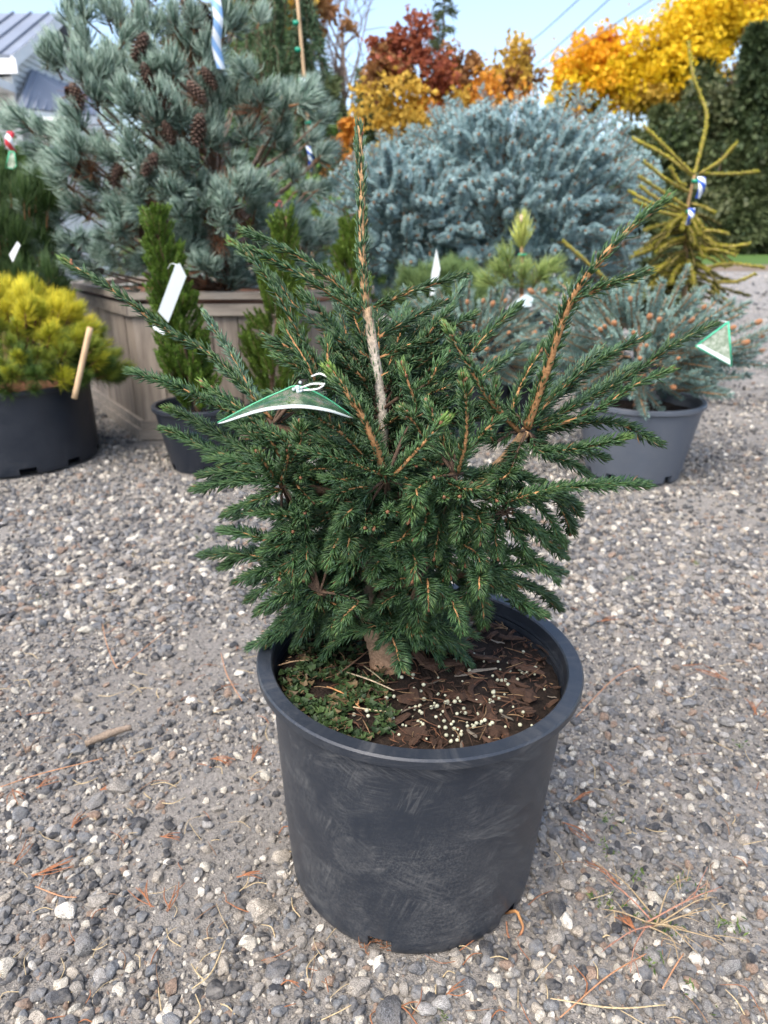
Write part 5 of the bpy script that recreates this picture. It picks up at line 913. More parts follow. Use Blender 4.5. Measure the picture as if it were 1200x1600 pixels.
# ------------------------------------------------------------------ autumn trees
def leafy(name, label, base_, crown, n, size, cols, limbs=7, trunk_r=.05, group=None, cat='tree', mat=None):
    """crown = list of (centre, radii, colour index) clumps"""
    t_ = thing(name, label, cat, base_, group); cen = np.mean([c[0] for c in crown], 0); top = max(c[0][2] + c[1][2] * .6 for c in crown)
    tree_trunk(t_, [base_, (base_ + cen) / 2 + [0.0, 0, 0], np.array([cen[0], cen[1], top])], [trunk_r, trunk_r * .7, trunk_r * .15], (0.10, 0.075, 0.06), base_)
    for k in range(limbs):
        c = crown[k % len(crown)]; e = c[0] + rng.normal(size=3) * c[1] * .5; q = base_ * (1 - (f_ := rng.uniform(.4, .75))) + np.array([cen[0], cen[1], top]) * f_
        tree_trunk(t_, [q, (q + e) / 2 + [0, 0, .1 * np.linalg.norm(e - q)], e], [trunk_r * .4, trunk_r * .25, trunk_r * .08], (0.10, 0.07, 0.055), base_, 'limb', 8, 5)
    mb = MB(); per = n // len(crown)
    for c, r3, ci in crown:
        sub = c + rng.normal(size=(max(5, per // 45), 3)) * np.asarray(r3) * .55; k = rng.integers(0, len(sub), per); P = sub[k] + rng.normal(size=(per, 3)) * np.asarray(r3) * .22
        ca, cb = cols[ci]; blades(mb, P, unit(rng.normal(size=(per, 3)) + [0, 0, -.25]), size * rng.uniform(.6, 1.2, per), size * rng.uniform(.5, .9, per), mixc(ca, cb, rng.uniform(size=per)), .2)
    o = mb.build('crown', mat or M_LEAF, t_, base_, False); o['kind'] = 'stuff'; return t_
def clump(px, py, Y, rx, ry, ci, ry_depth=None):
    c = at(px, py, Y); return (c, np.array([px_m(rx, c), ry_depth or px_m(rx, c), px_m(ry, c)]), ci)
def foot(px, Y): p = at(px, 400, Y); return np.array([p[0], Y, 0.0])
RED, ORG, YEL, GOLD, BRN = ((0.20, 0.05, 0.03), (0.42, 0.13, 0.06)), ((0.50, 0.20, 0.03), (0.75, 0.36, 0.05)), ((0.70, 0.46, 0.015), (0.86, 0.64, 0.03)), ((0.42, 0.27, 0.04), (0.66, 0.43, 0.07)), ((0.20, 0.09, 0.04), (0.38, 0.20, 0.07))  # YEL strongly saturated to stand in for sunlight on the far crowns
CS = [RED, ORG, YEL, GOLD, BRN]
leafy('maple_tree', 'red and orange young maple right above the bare leader', foot(640, 8.5), [clump(640, 75, 8.5, 38, 35, 0), clump(610, 110, 8.5, 30, 30, 4), clump(675, 120, 8.5, 34, 35, 0), clump(640, 160, 8.4, 55, 35, 3), clump(620, 190, 8.4, 40, 20, 3), clump(690, 180, 8.6, 40, 25, 1), clump(600, 95, 8.5, 30, 20, 0)], 5200, .075, CS, 12, .04, 'young maples behind the blue spruce')
leafy('maple_tree', 'rusty orange young maple left of the power lines', foot(775, 8.8), [clump(735, 120, 8.8, 28, 30, 4), clump(795, 100, 8.8, 34, 35, 3), clump(770, 150, 8.7, 50, 28, 1), clump(815, 120, 8.8, 22, 30, 4), clump(740, 165, 8.7, 40, 20, 3)], 3200, .075, CS, 12, .04, 'young maples behind the blue spruce')
leafy('maple_tree', 'small branch of pale orange maple leaves beside the leader tip', foot(520, 7.0), [clump(530, 222, 7, 22, 14, 1), clump(515, 252, 7, 20, 9, 1), clump(548, 200, 7.1, 16, 12, 1)], 420, .075, CS, 4, .03)
leafy('maple_tree', 'brownish gold tree at the top left of centre', foot(445, 14), [clump(460, 20, 14, 55, 35, 3), clump(420, 0, 14, 50, 30, 4), clump(500, 15, 14, 30, 30, 4), clump(395, 50, 14, 30, 40, 3)], 1500, .15, CS, 8, .12)
leafy('maple_tree', 'vivid orange maple with red top beyond the blue spruce', foot(925, 60), [clump(905, 105, 60, 36, 32, 1), clump(935, 85, 60, 30, 24, 1), clump(950, 75, 60, 18, 14, 0), clump(960, 115, 60, 42, 30, 2), clump(890, 135, 60, 34, 24, 2), clump(930, 145, 60, 50, 25, 1)], 9000, .42, [((0.55, 0.10, 0.02), (0.75, 0.20, 0.03)), ((0.72, 0.34, 0.015), (0.85, 0.48, 0.02)), YEL, GOLD, BRN], 8, .3)
leafy('maple_tree', 'tall bright yellow maple at the upper right', foot(1040, 58), [clump(1010, 105, 58, 45, 40, 2), clump(1060, 60, 58, 45, 45, 2), clump(1045, 120, 58, 50, 35, 2), clump(1095, 40, 58, 40, 45, 2), clump(1020, 150, 58, 45, 22, 3), clump(1130, 30, 58, 40, 35, 2), clump(1105, 100, 58, 30, 30, 2)], 13000, .40, CS, 9, .35)
leafy('maple_tree', 'orange and yellow maple in the top right corner', foot(1180, 59), [clump(1170, 30, 59, 45, 30, 2), clump(1195, 10, 59, 40, 35, 1), clump(1150, 0, 59, 35, 30, 1), clump(1215, 50, 59, 35, 30, 4)], 7000, .40, CS, 8, .35)
# ------------------------------------------------------------------ dark conifers
def conifer(label, base_, top, rad, n_b, cols, size, group=None, droop=.25, tr=.12, name='conifer_tree', bare=0.05, per=42):
    t_ = thing(name, label, 'conifer', base_, group); tree_trunk(t_, [base_, (base_ + top) / 2, top], [tr, tr * .7, tr * .1], (0.10, 0.075, 0.06), base_)
    mb = MB()
    for k in range(n_b):
        f = bare + (1 - bare) * rng.uniform() ** .85; an = rng.uniform(0, 6.28); L_ = rad * (1 - f) ** .8 * rng.uniform(.7, 1.1) + rad * .06; d = np.array([math.cos(an), math.sin(an), 0]); p0 = base_ + (top - base_) * f
        P = spline([p0, p0 + d * L_ * .5 + [0, 0, .05 * L_], p0 + d * L_ + [0, 0, -droop * L_]], 8); i0 = rng.integers(1, 8, per); Q = P[i0] + rng.normal(size=(per, 3)) * L_ * .07
        blades(mb, Q, unit(d + rng.normal(size=(per, 3)) * .5 + [0, 0, -.35]), size * rng.uniform(.6, 1.2, per), size * .2 * rng.uniform(.6, 1.2, per), mixc(*cols, rng.uniform(size=per)), .15)
        tube(mb, list(P[::3]), [.02 * tr / .12, .006 * tr / .12], 4, (0.09, 0.07, 0.05), 4, False)
    o = mb.build('crown', M_FOLI, t_, base_, False); o['kind'] = 'stuff'; return t_
DK, DK2, MID = ((0.032, 0.055, 0.026), (0.085, 0.12, 0.05)), ((0.05, 0.072, 0.03), (0.12, 0.15, 0.06)), ((0.04, 0.085, 0.02), (0.10, 0.17, 0.035))
def up(p, px, py): q = at(px, py, p[1]); return np.array([q[0], p[1], q[2]])
for lb, px, Y, tx, ty, rad, cl in (('tall dark conifer filling the upper right edge', 1190, 50, 1185, 40, 4.5, DK), ('dark conifer behind the yellow maple at right', 1110, 56, 1100, 95, 4.5, DK), ('shorter dark conifer between yellow maple and golden spruce', 1040, 54, 1035, 165, 3.8, DK2), ('mid green conifer low at the right edge', 1150, 49, 1155, 215, 3.0, DK2), ('dark conifer just outside the right edge', 1290, 52, 1280, 0, 5.0, DK), ('bushy dark conifer low behind the golden spruce', 985, 57, 985, 200, 3.5, DK2), ('brown-tinged dark conifer at the lower right tree line', 1090, 50, 1095, 225, 2.6, DK2)):
    b_ = foot(px, Y); conifer(lb, b_, up(b_, tx, ty), rad * 0.95, 300, cl, .6, 'dark trees beyond the lawn', tr=.25, per=80)
for lb, px, Y, tx, ty, rad, cl in (('dark green conifer behind the weeping spruce', 500, 12, 505, 125, 1.0, DK2), ('green conifer left of the first maple', 535, 11, 540, 195, .6, MID), ('deep green conifer behind the white pine', 410, 13, 405, -40, 1.6, MID), ('far green conifer between the maples and blue spruce', 590, 12, 580, 130, .8, DK2), ('low dark conifer behind the right of the blue spruce', 1000, 9, 1000, 330, .7, DK2), ('dark conifer hidden behind the white pine top', 300, 14, 300, 30, 2.2, DK2), ('shrubby conifer below the house at left edge', 20, 6, 10, 225, .55, MID)):
    b_ = foot(px, Y); conifer(lb, b_, up(b_, tx, ty), rad, 110, cl, .24 if Y > 7 else .12, 'conifers behind the nursery row', tr=.08, per=75)
DKB = [((0.03, 0.05, 0.022), (0.09, 0.12, 0.045)), ((0.05, 0.065, 0.03), (0.13, 0.14, 0.06)), ((0.10, 0.06, 0.035), (0.20, 0.12, 0.06))]
leafy('broadleaf_tree', 'dark ragged tree mass right of the golden spruce', foot(1130, 51), [clump(1060, 240, 51, 40, 45, 0), clump(1110, 200, 51, 45, 50, 1), clump(1160, 160, 51, 40, 50, 0), clump(1170, 260, 50, 45, 50, 0), clump(1100, 300, 50, 50, 40, 1), clump(1030, 310, 51, 40, 40, 0), clump(1185, 120, 51, 30, 30, 2), clump(1190, 330, 50, 40, 35, 1), clump(1060, 350, 50, 60, 25, 0), clump(1150, 355, 50, 60, 22, 1)], 15000, .42, DKB, 10, .3, 'dark trees beyond the lawn', mat=M_FOLI)
b_ = foot(690, 10); conifer('thin bare-stemmed spruce tip rising between the maples', b_, up(b_, 694, -60), .42, 70, DK2, .09, tr=.04, bare=.55, per=26)
b_ = foot(563, 13); conifer('thin pole-like conifer left of the first maple', b_, up(b_, 563, 105), .25, 40, DK2, .1, tr=.05, bare=.5, per=20)
# weeping spruce and staked spruce
def weeping(label, Y, px0, px1, ptop, pbot, n, seed_px):
    b_ = foot(seed_px, Y); t_ = thing('weeping_spruce', label, 'conifer', b_); tpt = up(b_, seed_px, ptop); tree_trunk(t_, [b_, (b_ + tpt) / 2, tpt], [.05, .04, .015], (0.13, 0.10, 0.07), b_)
    for k in range(n):
        px = rng.uniform(px0, px1); py0 = ptop + rng.uniform(0, .75) * (pbot - ptop); ln = rng.uniform(90, 190); Yd = Y + rng.uniform(-.3, .3); s0 = np.array([tpt[0], Y, at(px, py0, Y)[2] - .05]); s0[2] = min(s0[2], tpt[2])
        P0 = [s0, at(px, py0, Yd), at(px + rng.normal() * 6, min(py0 + ln * .5, pbot), Yd), at(px + rng.normal() * 8, min(py0 + ln, pbot + 15), Yd)]; mb = MB(); P = tube(mb, P0, [.010, .006, .003], 4, (0.12, 0.09, 0.05), 14, False); m = 170; i0 = rng.integers(2, 14, m); Q = P[i0] + rng.normal(size=(m, 3)) * [.012, .012, .03]
        blades(mb, Q, unit(rng.normal(size=(m, 3)) * .6 + [0, 0, -1]), rng.uniform(.03, .06, m), np.full(m, .008), mixc((0.045, 0.10, 0.045), (0.13, 0.21, 0.09), rng.uniform(size=m)), .1); mb.build('branch', M_FOLI, t_, b_)
    return t_
weeping('narrow weeping spruce with hanging green curtains left of the stake', 6.2, 372, 440, -60, 215, 75, 405)
b_ = foot(478, 6.0); st_ = thing('staked_spruce', 'drooping dark spruce tied to a tall stake behind the white pine', 'conifer', b_); tree_trunk(st_, [b_, up(b_, 476, 150), up(b_, 462, -40)], [.035, .025, .012], (0.16, 0.12, 0.08), b_)
for k in range(110):
    py0 = rng.uniform(-20, 290); spread = (18 + 62 * np.clip((py0 + 20) / 250, 0, 1) ** 1.2) * rng.uniform(.5, 1.1); an = rng.uniform(0, 6.28); dx, dy_ = math.cos(an) * spread, math.sin(an) * spread / 190
    P0 = [at(474, py0, 6.0), at(474 + dx * .6, py0 + 4, 6.0 + dy_ * .6), at(474 + dx, py0 + 30 + rng.uniform(0, 22), 6.0 + dy_)]; mb = MB(); P = tube(mb, P0, [.007, .003], 4, (0.14, 0.10, 0.06), 9, False); m = 130; i0 = rng.integers(1, 9, m)
    blades(mb, P[i0] + rng.normal(size=(m, 3)) * .014, unit(np.array([dx / 60, dy_ * 2, -.6]) + rng.normal(size=(m, 3)) * .5), rng.uniform(.025, .055, m), np.full(m, .008), mixc((0.03, 0.07, 0.03), (0.10, 0.16, 0.08), rng.uniform(size=m)), .1); mb.build('branch', M_FOLI, st_, b_)
mb = MB(); tube(mb, [b_ + [.05, -.1, 0], up(foot(485, 5.85), 485, 250), up(foot(462, 5.85), 462, -30)], [.014, .013, .012], 8, (0.42, 0.33, 0.22), 12); tag(mb.build('stake', M_STAKE), 'tall thin tan stake holding the drooping spruce', 'stake')
ribbon('blue and white ribbon on the tall stake, upper one', [(474, 122, 0), (479, 140, -.02), (477, 160, 0)], 5.8, 8, M_RB); ribbon('blue and white ribbon on the tall stake, lower one', [(481, 228, 0), (486, 248, -.02), (484, 268, 0)], 5.8, 8, M_RB)
for px, py, lb in ((463, 36, 'topmost'), (466, 78, 'second'), (471, 126, 'third'), (482, 192, 'fourth'), (484, 236, 'lowest')):
    mb = MB(); c = at(px, py, 5.85); tube(mb, [c - [0, 0, .012], c + [0, 0, .012]], [.024, .024], 8, (0.0, 0.25, 0.15), 2); tag(mb.build('tie_tape', M_PLAST), lb + ' green tie on the tall tan stake', 'tie')
# bare twiggy tree
b_ = foot(545, 16); bt = thing('bare_tree', 'bare twiggy tree against the sky left of the maple', 'tree', b_); tt_ = up(b_, 535, 60); tree_trunk(bt, [b_, (b_ + tt_) / 2, tt_], [.09, .06, .03], (0.14, 0.11, 0.09), b_)
for k in range(26):
    f_ = rng.uniform(.55, 1); q = b_ + (tt_ - b_) * f_; e = at(rng.uniform(480, 585), rng.uniform(-30, 150), 16 + rng.normal() * .6); mb = MB(); P = tube(mb, [q, (q + e) / 2 + rng.normal(size=3) * .2, e], [.028, .015, .006], 5, (0.15, 0.115, 0.095), 9, False)
    for _ in range(5): i0 = int(rng.integers(3, 9)); e2 = P[i0] + unit(e - q) * rng.uniform(.3, .8) + rng.normal(size=3) * .3; tube(mb, [P[i0], (P[i0] + e2) / 2 + rng.normal(size=3) * .06, e2], [.009, .006, .003], 4, (0.16, 0.12, 0.1), 5, False)
    mb.build('limb', M_BARKBG, bt, b_)
# power lines
for k, (a, b, lb) in enumerate((((800, 86), (930, -24), 'leftmost thin power line crossing the pale sky'), ((800, 130), (990, -36), 'middle thin power line crossing the pale sky'), ((850, 103), (1060, -28), 'rightmost power line crossing the pale sky above the yellow maple'))):
    p0, p1 = at(*a, 60), at(*b, 34); d = p1 - p0; mb = MB(); tube(mb, [p0 - d * 1.0, p0 - [0, 0, .05], (p0 + p1) / 2 - [0, 0, .15], p1, p1 + d * .6], [.028] * 5, 5, (0.10, 0.11, 0.12), 20); tag(mb.build('power_line', M_PLAST), lb, 'power line', 'power lines over the yard')

# ------------------------------------------------------------------ house
hx = -7.68; YR, YE = 20.0, 17.1; zr, ze = 5.9, 4.45
hb = np.array([hx - 3, YR, 0]); house = thing('house', 'grey-white clapboard house with ribbed metal roof at upper left', 'house', hb); WHT, SID = (0.74, 0.75, 0.74), (0.60, 0.62, 0.61)
x0, x1, yb = hx - 9, hx - 0.25, 2 * YR - YE
mb = MB(); wz = ze - .35; V = [(x1, YE + .3, 0), (x1, yb - .3, 0), (x1, yb - .3, wz), (x1, YR, zr - .2), (x1, YE + .3, wz), (x0, YE + .3, 0), (x0, yb - .3, 0), (x0, yb - .3, wz), (x0, YR, zr - .2), (x0, YE + .3, wz)]
mb.add(V, [np.array([(0, 1, 2, 3, 4)]), np.array([(9, 8, 7, 6, 5)]), np.array([(5, 0, 4, 9), (1, 6, 7, 2)])], SID); mb.build('wall', M_PAINT, house, hb, False)
mb = MB()                                   # clapboards
z = 0.3
while z < zr - .35:
    half = (YR - YE - .3) if z < wz else (YR - YE - .3) * (1 - (z - wz) / (zr - .2 - wz)); box(mb, (x1 + .004, YR - half, z), (x1 + .03, YR + half, z + .10), SID)
    if z < wz - .1: box(mb, (x0, YE + .27, z), (x1, YE + .296, z + .10), SID)
    z += .13
o = mb.build('clapboards', M_PAINT, house, hb, False); o['kind'] = 'stuff'
for sgn, nm in ((-1, 'roof'), (1, 'roof')):
    ye = YR + sgn * (YR - YE); N = unit(np.array([0, sgn * (zr - ze), (YR - YE)])); mb = MB(); prism(mb, [(x0, YR, zr), (x0, ye, ze), (hx, ye, ze), (hx, YR, zr)][::sgn], .07, (.2, .2, .2), N); rf = mb.build(nm, M_ROOF, house, hb, False)
    if sgn < 0:
        for k in range(14):
            x = hx - .25 - k * .42; mb = MB(); dv = np.array([0, ye - YR, ze - zr]); prism(mb, [np.array([x, YR, zr]) + N * .045, np.array([x, YR, zr]) + dv + N * .045, np.array([x - .04, YR, zr]) + dv + N * .045, np.array([x - .04, YR, zr]) + N * .045], .04, (.2,) * 3, N); mb.build('rib', M_ROOF, rf, hb, False)
mb = MB(); dv = np.array([0, YE - YR, ze - zr]); p = np.array([hx + .01, YR, zr - .02]); prism(mb, [p, p + [0, 0, -.24], p + dv + [0, 0, -.24], p + dv], .05, WHT, np.array([1., 0, 0])); mb.build('rake_board', M_PAINT, house, hb, False)
mb = MB(); box(mb, (x0, YE - .02, ze - .34), (hx + .06, YE + .04, ze - .07), WHT); mb.build('fascia', M_PAINT, house, hb, False)
mb = MB(); box(mb, (x0, YE - 1.2, ze - .66), (x1 + .1, YE + .25, ze - .5), WHT); mb.build('porch_beam', M_PAINT, house, hb, False)
mb = MB(); box(mb, (x1 - .1, YE + .25, 0), (x1 + .06, YE + .33, wz), WHT); mb.build('corner_board', M_PAINT, house, hb, False)
TL, TR, BR, BL = at(50, 108, 18.3), at(150, 150, 21), at(150, 180, 19.0), at(28, 168, 16.8); N = unit(np.cross(BL - TL, TR - TL)); N = N if N[2] > 0 else -N
mb = MB(); prism(mb, [TL, BL, BR, TR], .08, (.2,) * 3, N); lr = mb.build('lower_roof', M_ROOF, house, hb, False)
for k in range(9):
    f0 = (k + .5) / 9; a, b = TL + (TR - TL) * f0 + N * .05, BL + (BR - BL) * f0 + N * .05; s_ = unit(BR - BL) * .04; mb = MB(); prism(mb, [a, b, b + s_, a + s_], .045, (.2,) * 3, N); mb.build('rib', M_ROOF, lr, hb, False)
mb = MB(); prism(mb, [BL + [0, -.03, -.03], BR + [0, -.03, -.03], BR + [0, -.03, -.28], BL + [0, -.03, -.28]], .05, WHT, np.array([0, -1., 0])); mb.build('lower_fascia', M_PAINT, house, hb, False)
wl = [BL + [.25, .5, -.1], BR + [0, .5, -.1]]; mb = MB(); prism(mb, [wl[0], wl[1], np.array([wl[1][0], wl[1][1], 0]), np.array([wl[0][0], wl[0][1], 0])], .1, SID, np.array([0, -1., 0])); mb.build('lower_wall', M_PAINT, house, hb, False)
W0, W1 = at(76, 190, 17.2), at(112, 216, 17.2); fr = MB(); box(fr, (W0[0] - .06, 17.0, W1[2] - .06), (W1[0] + .06, 17.1, W0[2] + .06), WHT); wn = fr.build('window', M_PAINT, house, hb, False)
mb = MB(); box(mb, (W0[0], 16.96, W1[2]), (W1[0], 16.99, W0[2]), (0.30, 0.34, 0.33)); mb.build('pane', M_PLAST, wn, hb, False); mb = MB(); box(mb, (W0[0] - .1, 16.93, W1[2] - .12), (W1[0] + .1, 17.0, W1[2] - .06), WHT); mb.build('sill', M_PAINT, wn, hb, False)
# ------------------------------------------------------------------ stones
def stone_mesh(k, lvl=2):
    mb = MB(); bm_v = []
    t = (1 + 5 ** .5) / 2
    V = unit(np.array([(-1, t, 0), (1, t, 0), (-1, -t, 0), (1, -t, 0), (0, -1, t), (0, 1, t), (0, -1, -t), (0, 1, -t), (t, 0, -1), (t, 0, 1), (-t, 0, -1), (-t, 0, 1)], float))
    Fc = [(0, 11, 5), (0, 5, 1), (0, 1, 7), (0, 7, 10), (0, 10, 11), (1, 5, 9), (5, 11, 4), (11, 10, 2), (10, 7, 6), (7, 1, 8), (3, 9, 4), (3, 4, 2), (3, 2, 6), (3, 6, 8), (3, 8, 9), (4, 9, 5), (2, 4, 11), (6, 2, 10), (8, 6, 7), (9, 8, 1)]
    for _ in range(lvl):
        V = list(V); cache = {}; nf = []
        def mid(a, b):
            key = (min(a, b), max(a, b))
            if key not in cache: V.append(unit((np.array(V[a]) + np.array(V[b])) / 2)); cache[key] = len(V) - 1
            return cache[key]
        for a, b, c in Fc: x, y, z = mid(a, b), mid(b, c), mid(c, a); nf += [(a, x, z), (b, y, x), (c, z, y), (x, y, z)]
        Fc = nf; V = np.array(V)
    r_ = np.random.default_rng(100 + k); V = np.array(V)
    for _ in range(9 if k % 3 else 14):                       # shear flats off the lump
        d = unit(r_.normal(size=3)); lim = r_.uniform(0.52, 0.82); h = V @ d; V = V - np.outer(np.maximum(h - lim, 0) * 0.85, d)
    V = V * (1 + 0.05 * np.sin(V @ r_.normal(size=3) * 5))[:, None] * np.array([1, r_.uniform(0.65, 0.95), r_.uniform(0.5, 0.8)])
    mb.add(V, [np.array(Fc)], (0.3,) * 3); mb.sharp = R(24); me = mb.mesh('stone'); me.materials.append(M_STONE); return me
stones = [stone_mesh(k) for k in range(14)]
free = lambda x, y: all((x - a) ** 2 + (y - b) ** 2 > (r_ + 0.004) ** 2 for a, b, r_ in POTS)
def put_stone(x, y, rad, k, rz=None):
    o = bpy.data.objects.new('stone', stones[k]); col.objects.link(o); o.parent = ground
    o.location = (x, y, float(gz(np.array(x), np.array(y))) + rad * 0.32); o.rotation_euler = (rng.normal() * 0.25, rng.normal() * 0.25, rng.uniform(0, 6.28) if rz is None else rz); o.scale = (rad * rng.uniform(0.9, 1.2), rad * rng.uniform(0.85, 1.1), rad); return o
# the larger stones one can pick out in the photograph (pixel, width in pixels)
BIG = [(870, 1421, 52), (837, 1483, 28), (840, 1510, 26), (868, 1465, 34), (886, 1380, 34), (905, 1398, 20), (760, 1487, 44), (136, 1476, 48), (152, 1403, 34), (107, 1418, 40), (30, 1268, 36), (148, 1253, 36), (185, 1230, 38), (8, 1505, 44), (130, 1305, 30), (410, 1425, 50), (392, 1475, 34), (337, 1545, 40), (236, 1515, 30), (100, 1550, 36), (175, 1512, 34), (215, 1285, 36), (435, 1520, 40), (1145, 1510, 40), (920, 1570, 36), (860, 1575, 36), (1070, 1385, 36), (1035, 1395, 40), (980, 1432, 32), (1020, 1495, 32), (1165, 1445, 24), (440, 1340, 34), (730, 1540, 40), (505, 1530, 36), (560, 1545, 40), (610, 1588, 60), (650, 1515, 30), (690, 1570, 34), (95, 1175, 26), (123, 1171, 28), (215, 942, 32), (135, 985, 26), (75, 970, 24), (965, 1030, 30), (1020, 1110, 28), (900, 1120, 26), (1135, 1125, 28), (1085, 1130, 26), (950, 1090, 30), (1000, 1060, 24), (270, 1410, 22), (245, 1370, 28), (470, 1500, 30), (1190, 1330, 30), (870, 1540, 26), (955, 1240, 28), (1010, 1330, 30), (1100, 1290, 26), (60, 1590, 40), (270, 1590, 34), (800, 1555, 28)]
nst = 0
for px, py, wpx in BIG:
    p = gnd(px, py); dep = p[1] * cP + CAM[2] * sP; rad = wpx / 2 / F * dep
    if not free(p[0], p[1]): continue
    put_stone(p[0], p[1], rad, int(rng.integers(0, 14))); nst += 1
tries = 0
while nst < 300 and tries < 5000:
    tries += 1
    px, py = rng.uniform(0, 1200), 700 + 900 * rng.uniform() ** 0.6; p = gnd(px, py)
    if not free(p[0], p[1]): continue
    if any((p[0] - a) ** 2 + (p[1] - b) ** 2 < (r_ + 0.015) ** 2 for a, b, r_ in POTS) and rng.uniform() < 0.5: continue
    put_stone(p[0], p[1], rng.uniform(0.0075, 0.0125) * (1 + 0.25 * (p[1] > 1.2)), int(rng.integers(0, 14))); nst += 1
# the remaining gravel: one mass, instanced from the same stone shapes
gc = bpy.data.collections.new('gravel_shapes')
for k in range(10):
    me = stone_mesh(30 + k, 1); o = bpy.data.objects.new('gravel_shape', me); gc.objects.link(o)
def field(n, y0, y1, smin, smed, smax, power=1.0, xr=None):
    y = y0 + (y1 - y0) * rng.uniform(size=n) ** power; hw = 0.62 * y + 0.85
    x = rng.uniform(-1, 1, n) * hw
    if xr: x = rng.uniform(xr[0], xr[1], n)
    s = np.clip(smed * np.exp(rng.normal(size=n) * 0.5), smin, smax) / 2
    return x, y, s
gx, gy, gs = [np.concatenate(t) for t in zip(field(54000, 0.36, 1.75, 0.004, 0.0090, 0.023), field(54000, 0.40, 1.6, 0.002, 0.0038, 0.007), field(76000, 1.5, 4.2, 0.006, 0.0140, 0.034), field(16000, 4.0, 10, 0.01, 0.02, 0.05), field(3000, 10, 21.5, 0.03, 0.05, 0.1, 1.3))]
# patchy cover: bare sandy areas here and there
pat = np.sin(3.1 * gx + 1.3 * gy + 0.5) * np.cos(2.3 * gy - 1.1 * gx) + 0.5 * np.sin(9 * gx + 1) * np.cos(8 * gy)
keep = rng.uniform(size=len(gx)) < np.where(pat < -0.55, 0.4, 1.0)
for a, b, r_ in POTS: keep &= (gx - a) ** 2 + (gy - b) ** 2 > (r_ + gs * 0.8) ** 2
gx, gy, gs = gx[keep], gy[keep], gs[keep]; n = len(gx)
z0 = np.where((np.abs(gx) <= 4) & (gy <= 6), gz(gx, gy), -0.006)
me = bpy.data.meshes.new('gravel'); me.vertices.add(n)
me.vertices.foreach_set('co', np.c_[gx, gy, z0 + gs * rng.uniform(0.05, 0.45, n)].astype(np.float32).ravel())
for nm, arr in (('rot', np.c_[rng.normal(size=(n, 2)) * 0.5, rng.uniform(0, 6.28, n)]), ('scl', gs[:, None] * rng.uniform(0.8, 1.2, (n, 3)))):
    a_ = me.attributes.new(nm, 'FLOAT_VECTOR', 'POINT'); a_.data.foreach_set('vector', arr.astype(np.float32).ravel())
gravel = obj('gravel', me, M_STONE); tag(gravel, 'small mixed grey and cream gravel spread over the yard', 'gravel', kind='stuff')
ng = bpy.data.node_groups.new('gravel_nodes', 'GeometryNodeTree')
ng.interface.new_socket('Geometry', in_out='INPUT', socket_type='NodeSocketGeometry'); ng.interface.new_socket('Geometry', in_out='OUTPUT', socket_type='NodeSocketGeometry')
gi, go = ng.nodes.new('NodeGroupInput'), ng.nodes.new('NodeGroupOutput')
ci = ng.nodes.new('GeometryNodeCollectionInfo'); ci.inputs[0].default_value = gc; ci.inputs[1].default_value = True; ci.inputs[2].default_value = True
ip = ng.nodes.new('GeometryNodeInstanceOnPoints'); ip.inputs['Pick Instance'].default_value = True
ar = ng.nodes.new('GeometryNodeInputNamedAttribute'); ar.data_type = 'FLOAT_VECTOR'; ar.inputs[0].default_value = 'rot'
asn = ng.nodes.new('GeometryNodeInputNamedAttribute'); asn.data_type = 'FLOAT_VECTOR'; asn.inputs[0].default_value = 'scl'
er = ng.nodes.new('FunctionNodeEulerToRotation'); rv_ = ng.nodes.new('FunctionNodeRandomValue'); rv_.data_type = 'INT'; rv_.inputs[4].default_value = 0; rv_.inputs[5].default_value = 9
lk = ng.links.new
lk(gi.outputs[0], ip.inputs['Points']); lk(ci.outputs[0], ip.inputs['Instance']); lk(ar.outputs[0], er.inputs[0]); lk(er.outputs[0], ip.inputs['Rotation']); lk(asn.outputs[0], ip.inputs['Scale']); lk(rv_.outputs[2], ip.inputs['Instance Index']); lk(ip.outputs[0], go.inputs[0])
md = gravel.modifiers.new('scatter', 'NODES'); md.node_group = ng
# dry needles, straw and bits on the gravel: one uncountable mass
mb = MB()
def gp(x, y, z=0.0): return np.array([x, y, float(gz(np.array(x), np.array(y))) + z])
def litter_at(x, y, L_, an, c, r_=0.0006, lift=0.006, curve=0.15):
    d = np.array([math.cos(an), math.sin(an), 0]); s_ = np.array([-d[1], d[0], 0])
    p = gp(x, y, lift); tube(mb, [p - d * L_ / 2, p + s_ * L_ * curve * rng.normal() + [0, 0, 0.003], p + d * L_ / 2 + [0, 0, rng.uniform(-0.002, 0.004)]], [r_, r_ * 1.1, r_ * 0.7], 4, c, 7, False)
RUST, STRAW, TWIG = (0.29, 0.125, 0.062), (0.46, 0.36, 0.21), (0.22, 0.14, 0.09)
for k in range(420):
    px, py = rng.uniform(0, 1200), rng.uniform(760, 1600); p = gnd(px, py)
    if not free(p[0], p[1]): continue
    c = (RUST, STRAW, TWIG, STRAW)[int(rng.integers(0, 4))]
    litter_at(p[0], p[1], rng.uniform(0.012, 0.05), rng.uniform(0, 3.14), c, rng.uniform(0.0004, 0.0009))
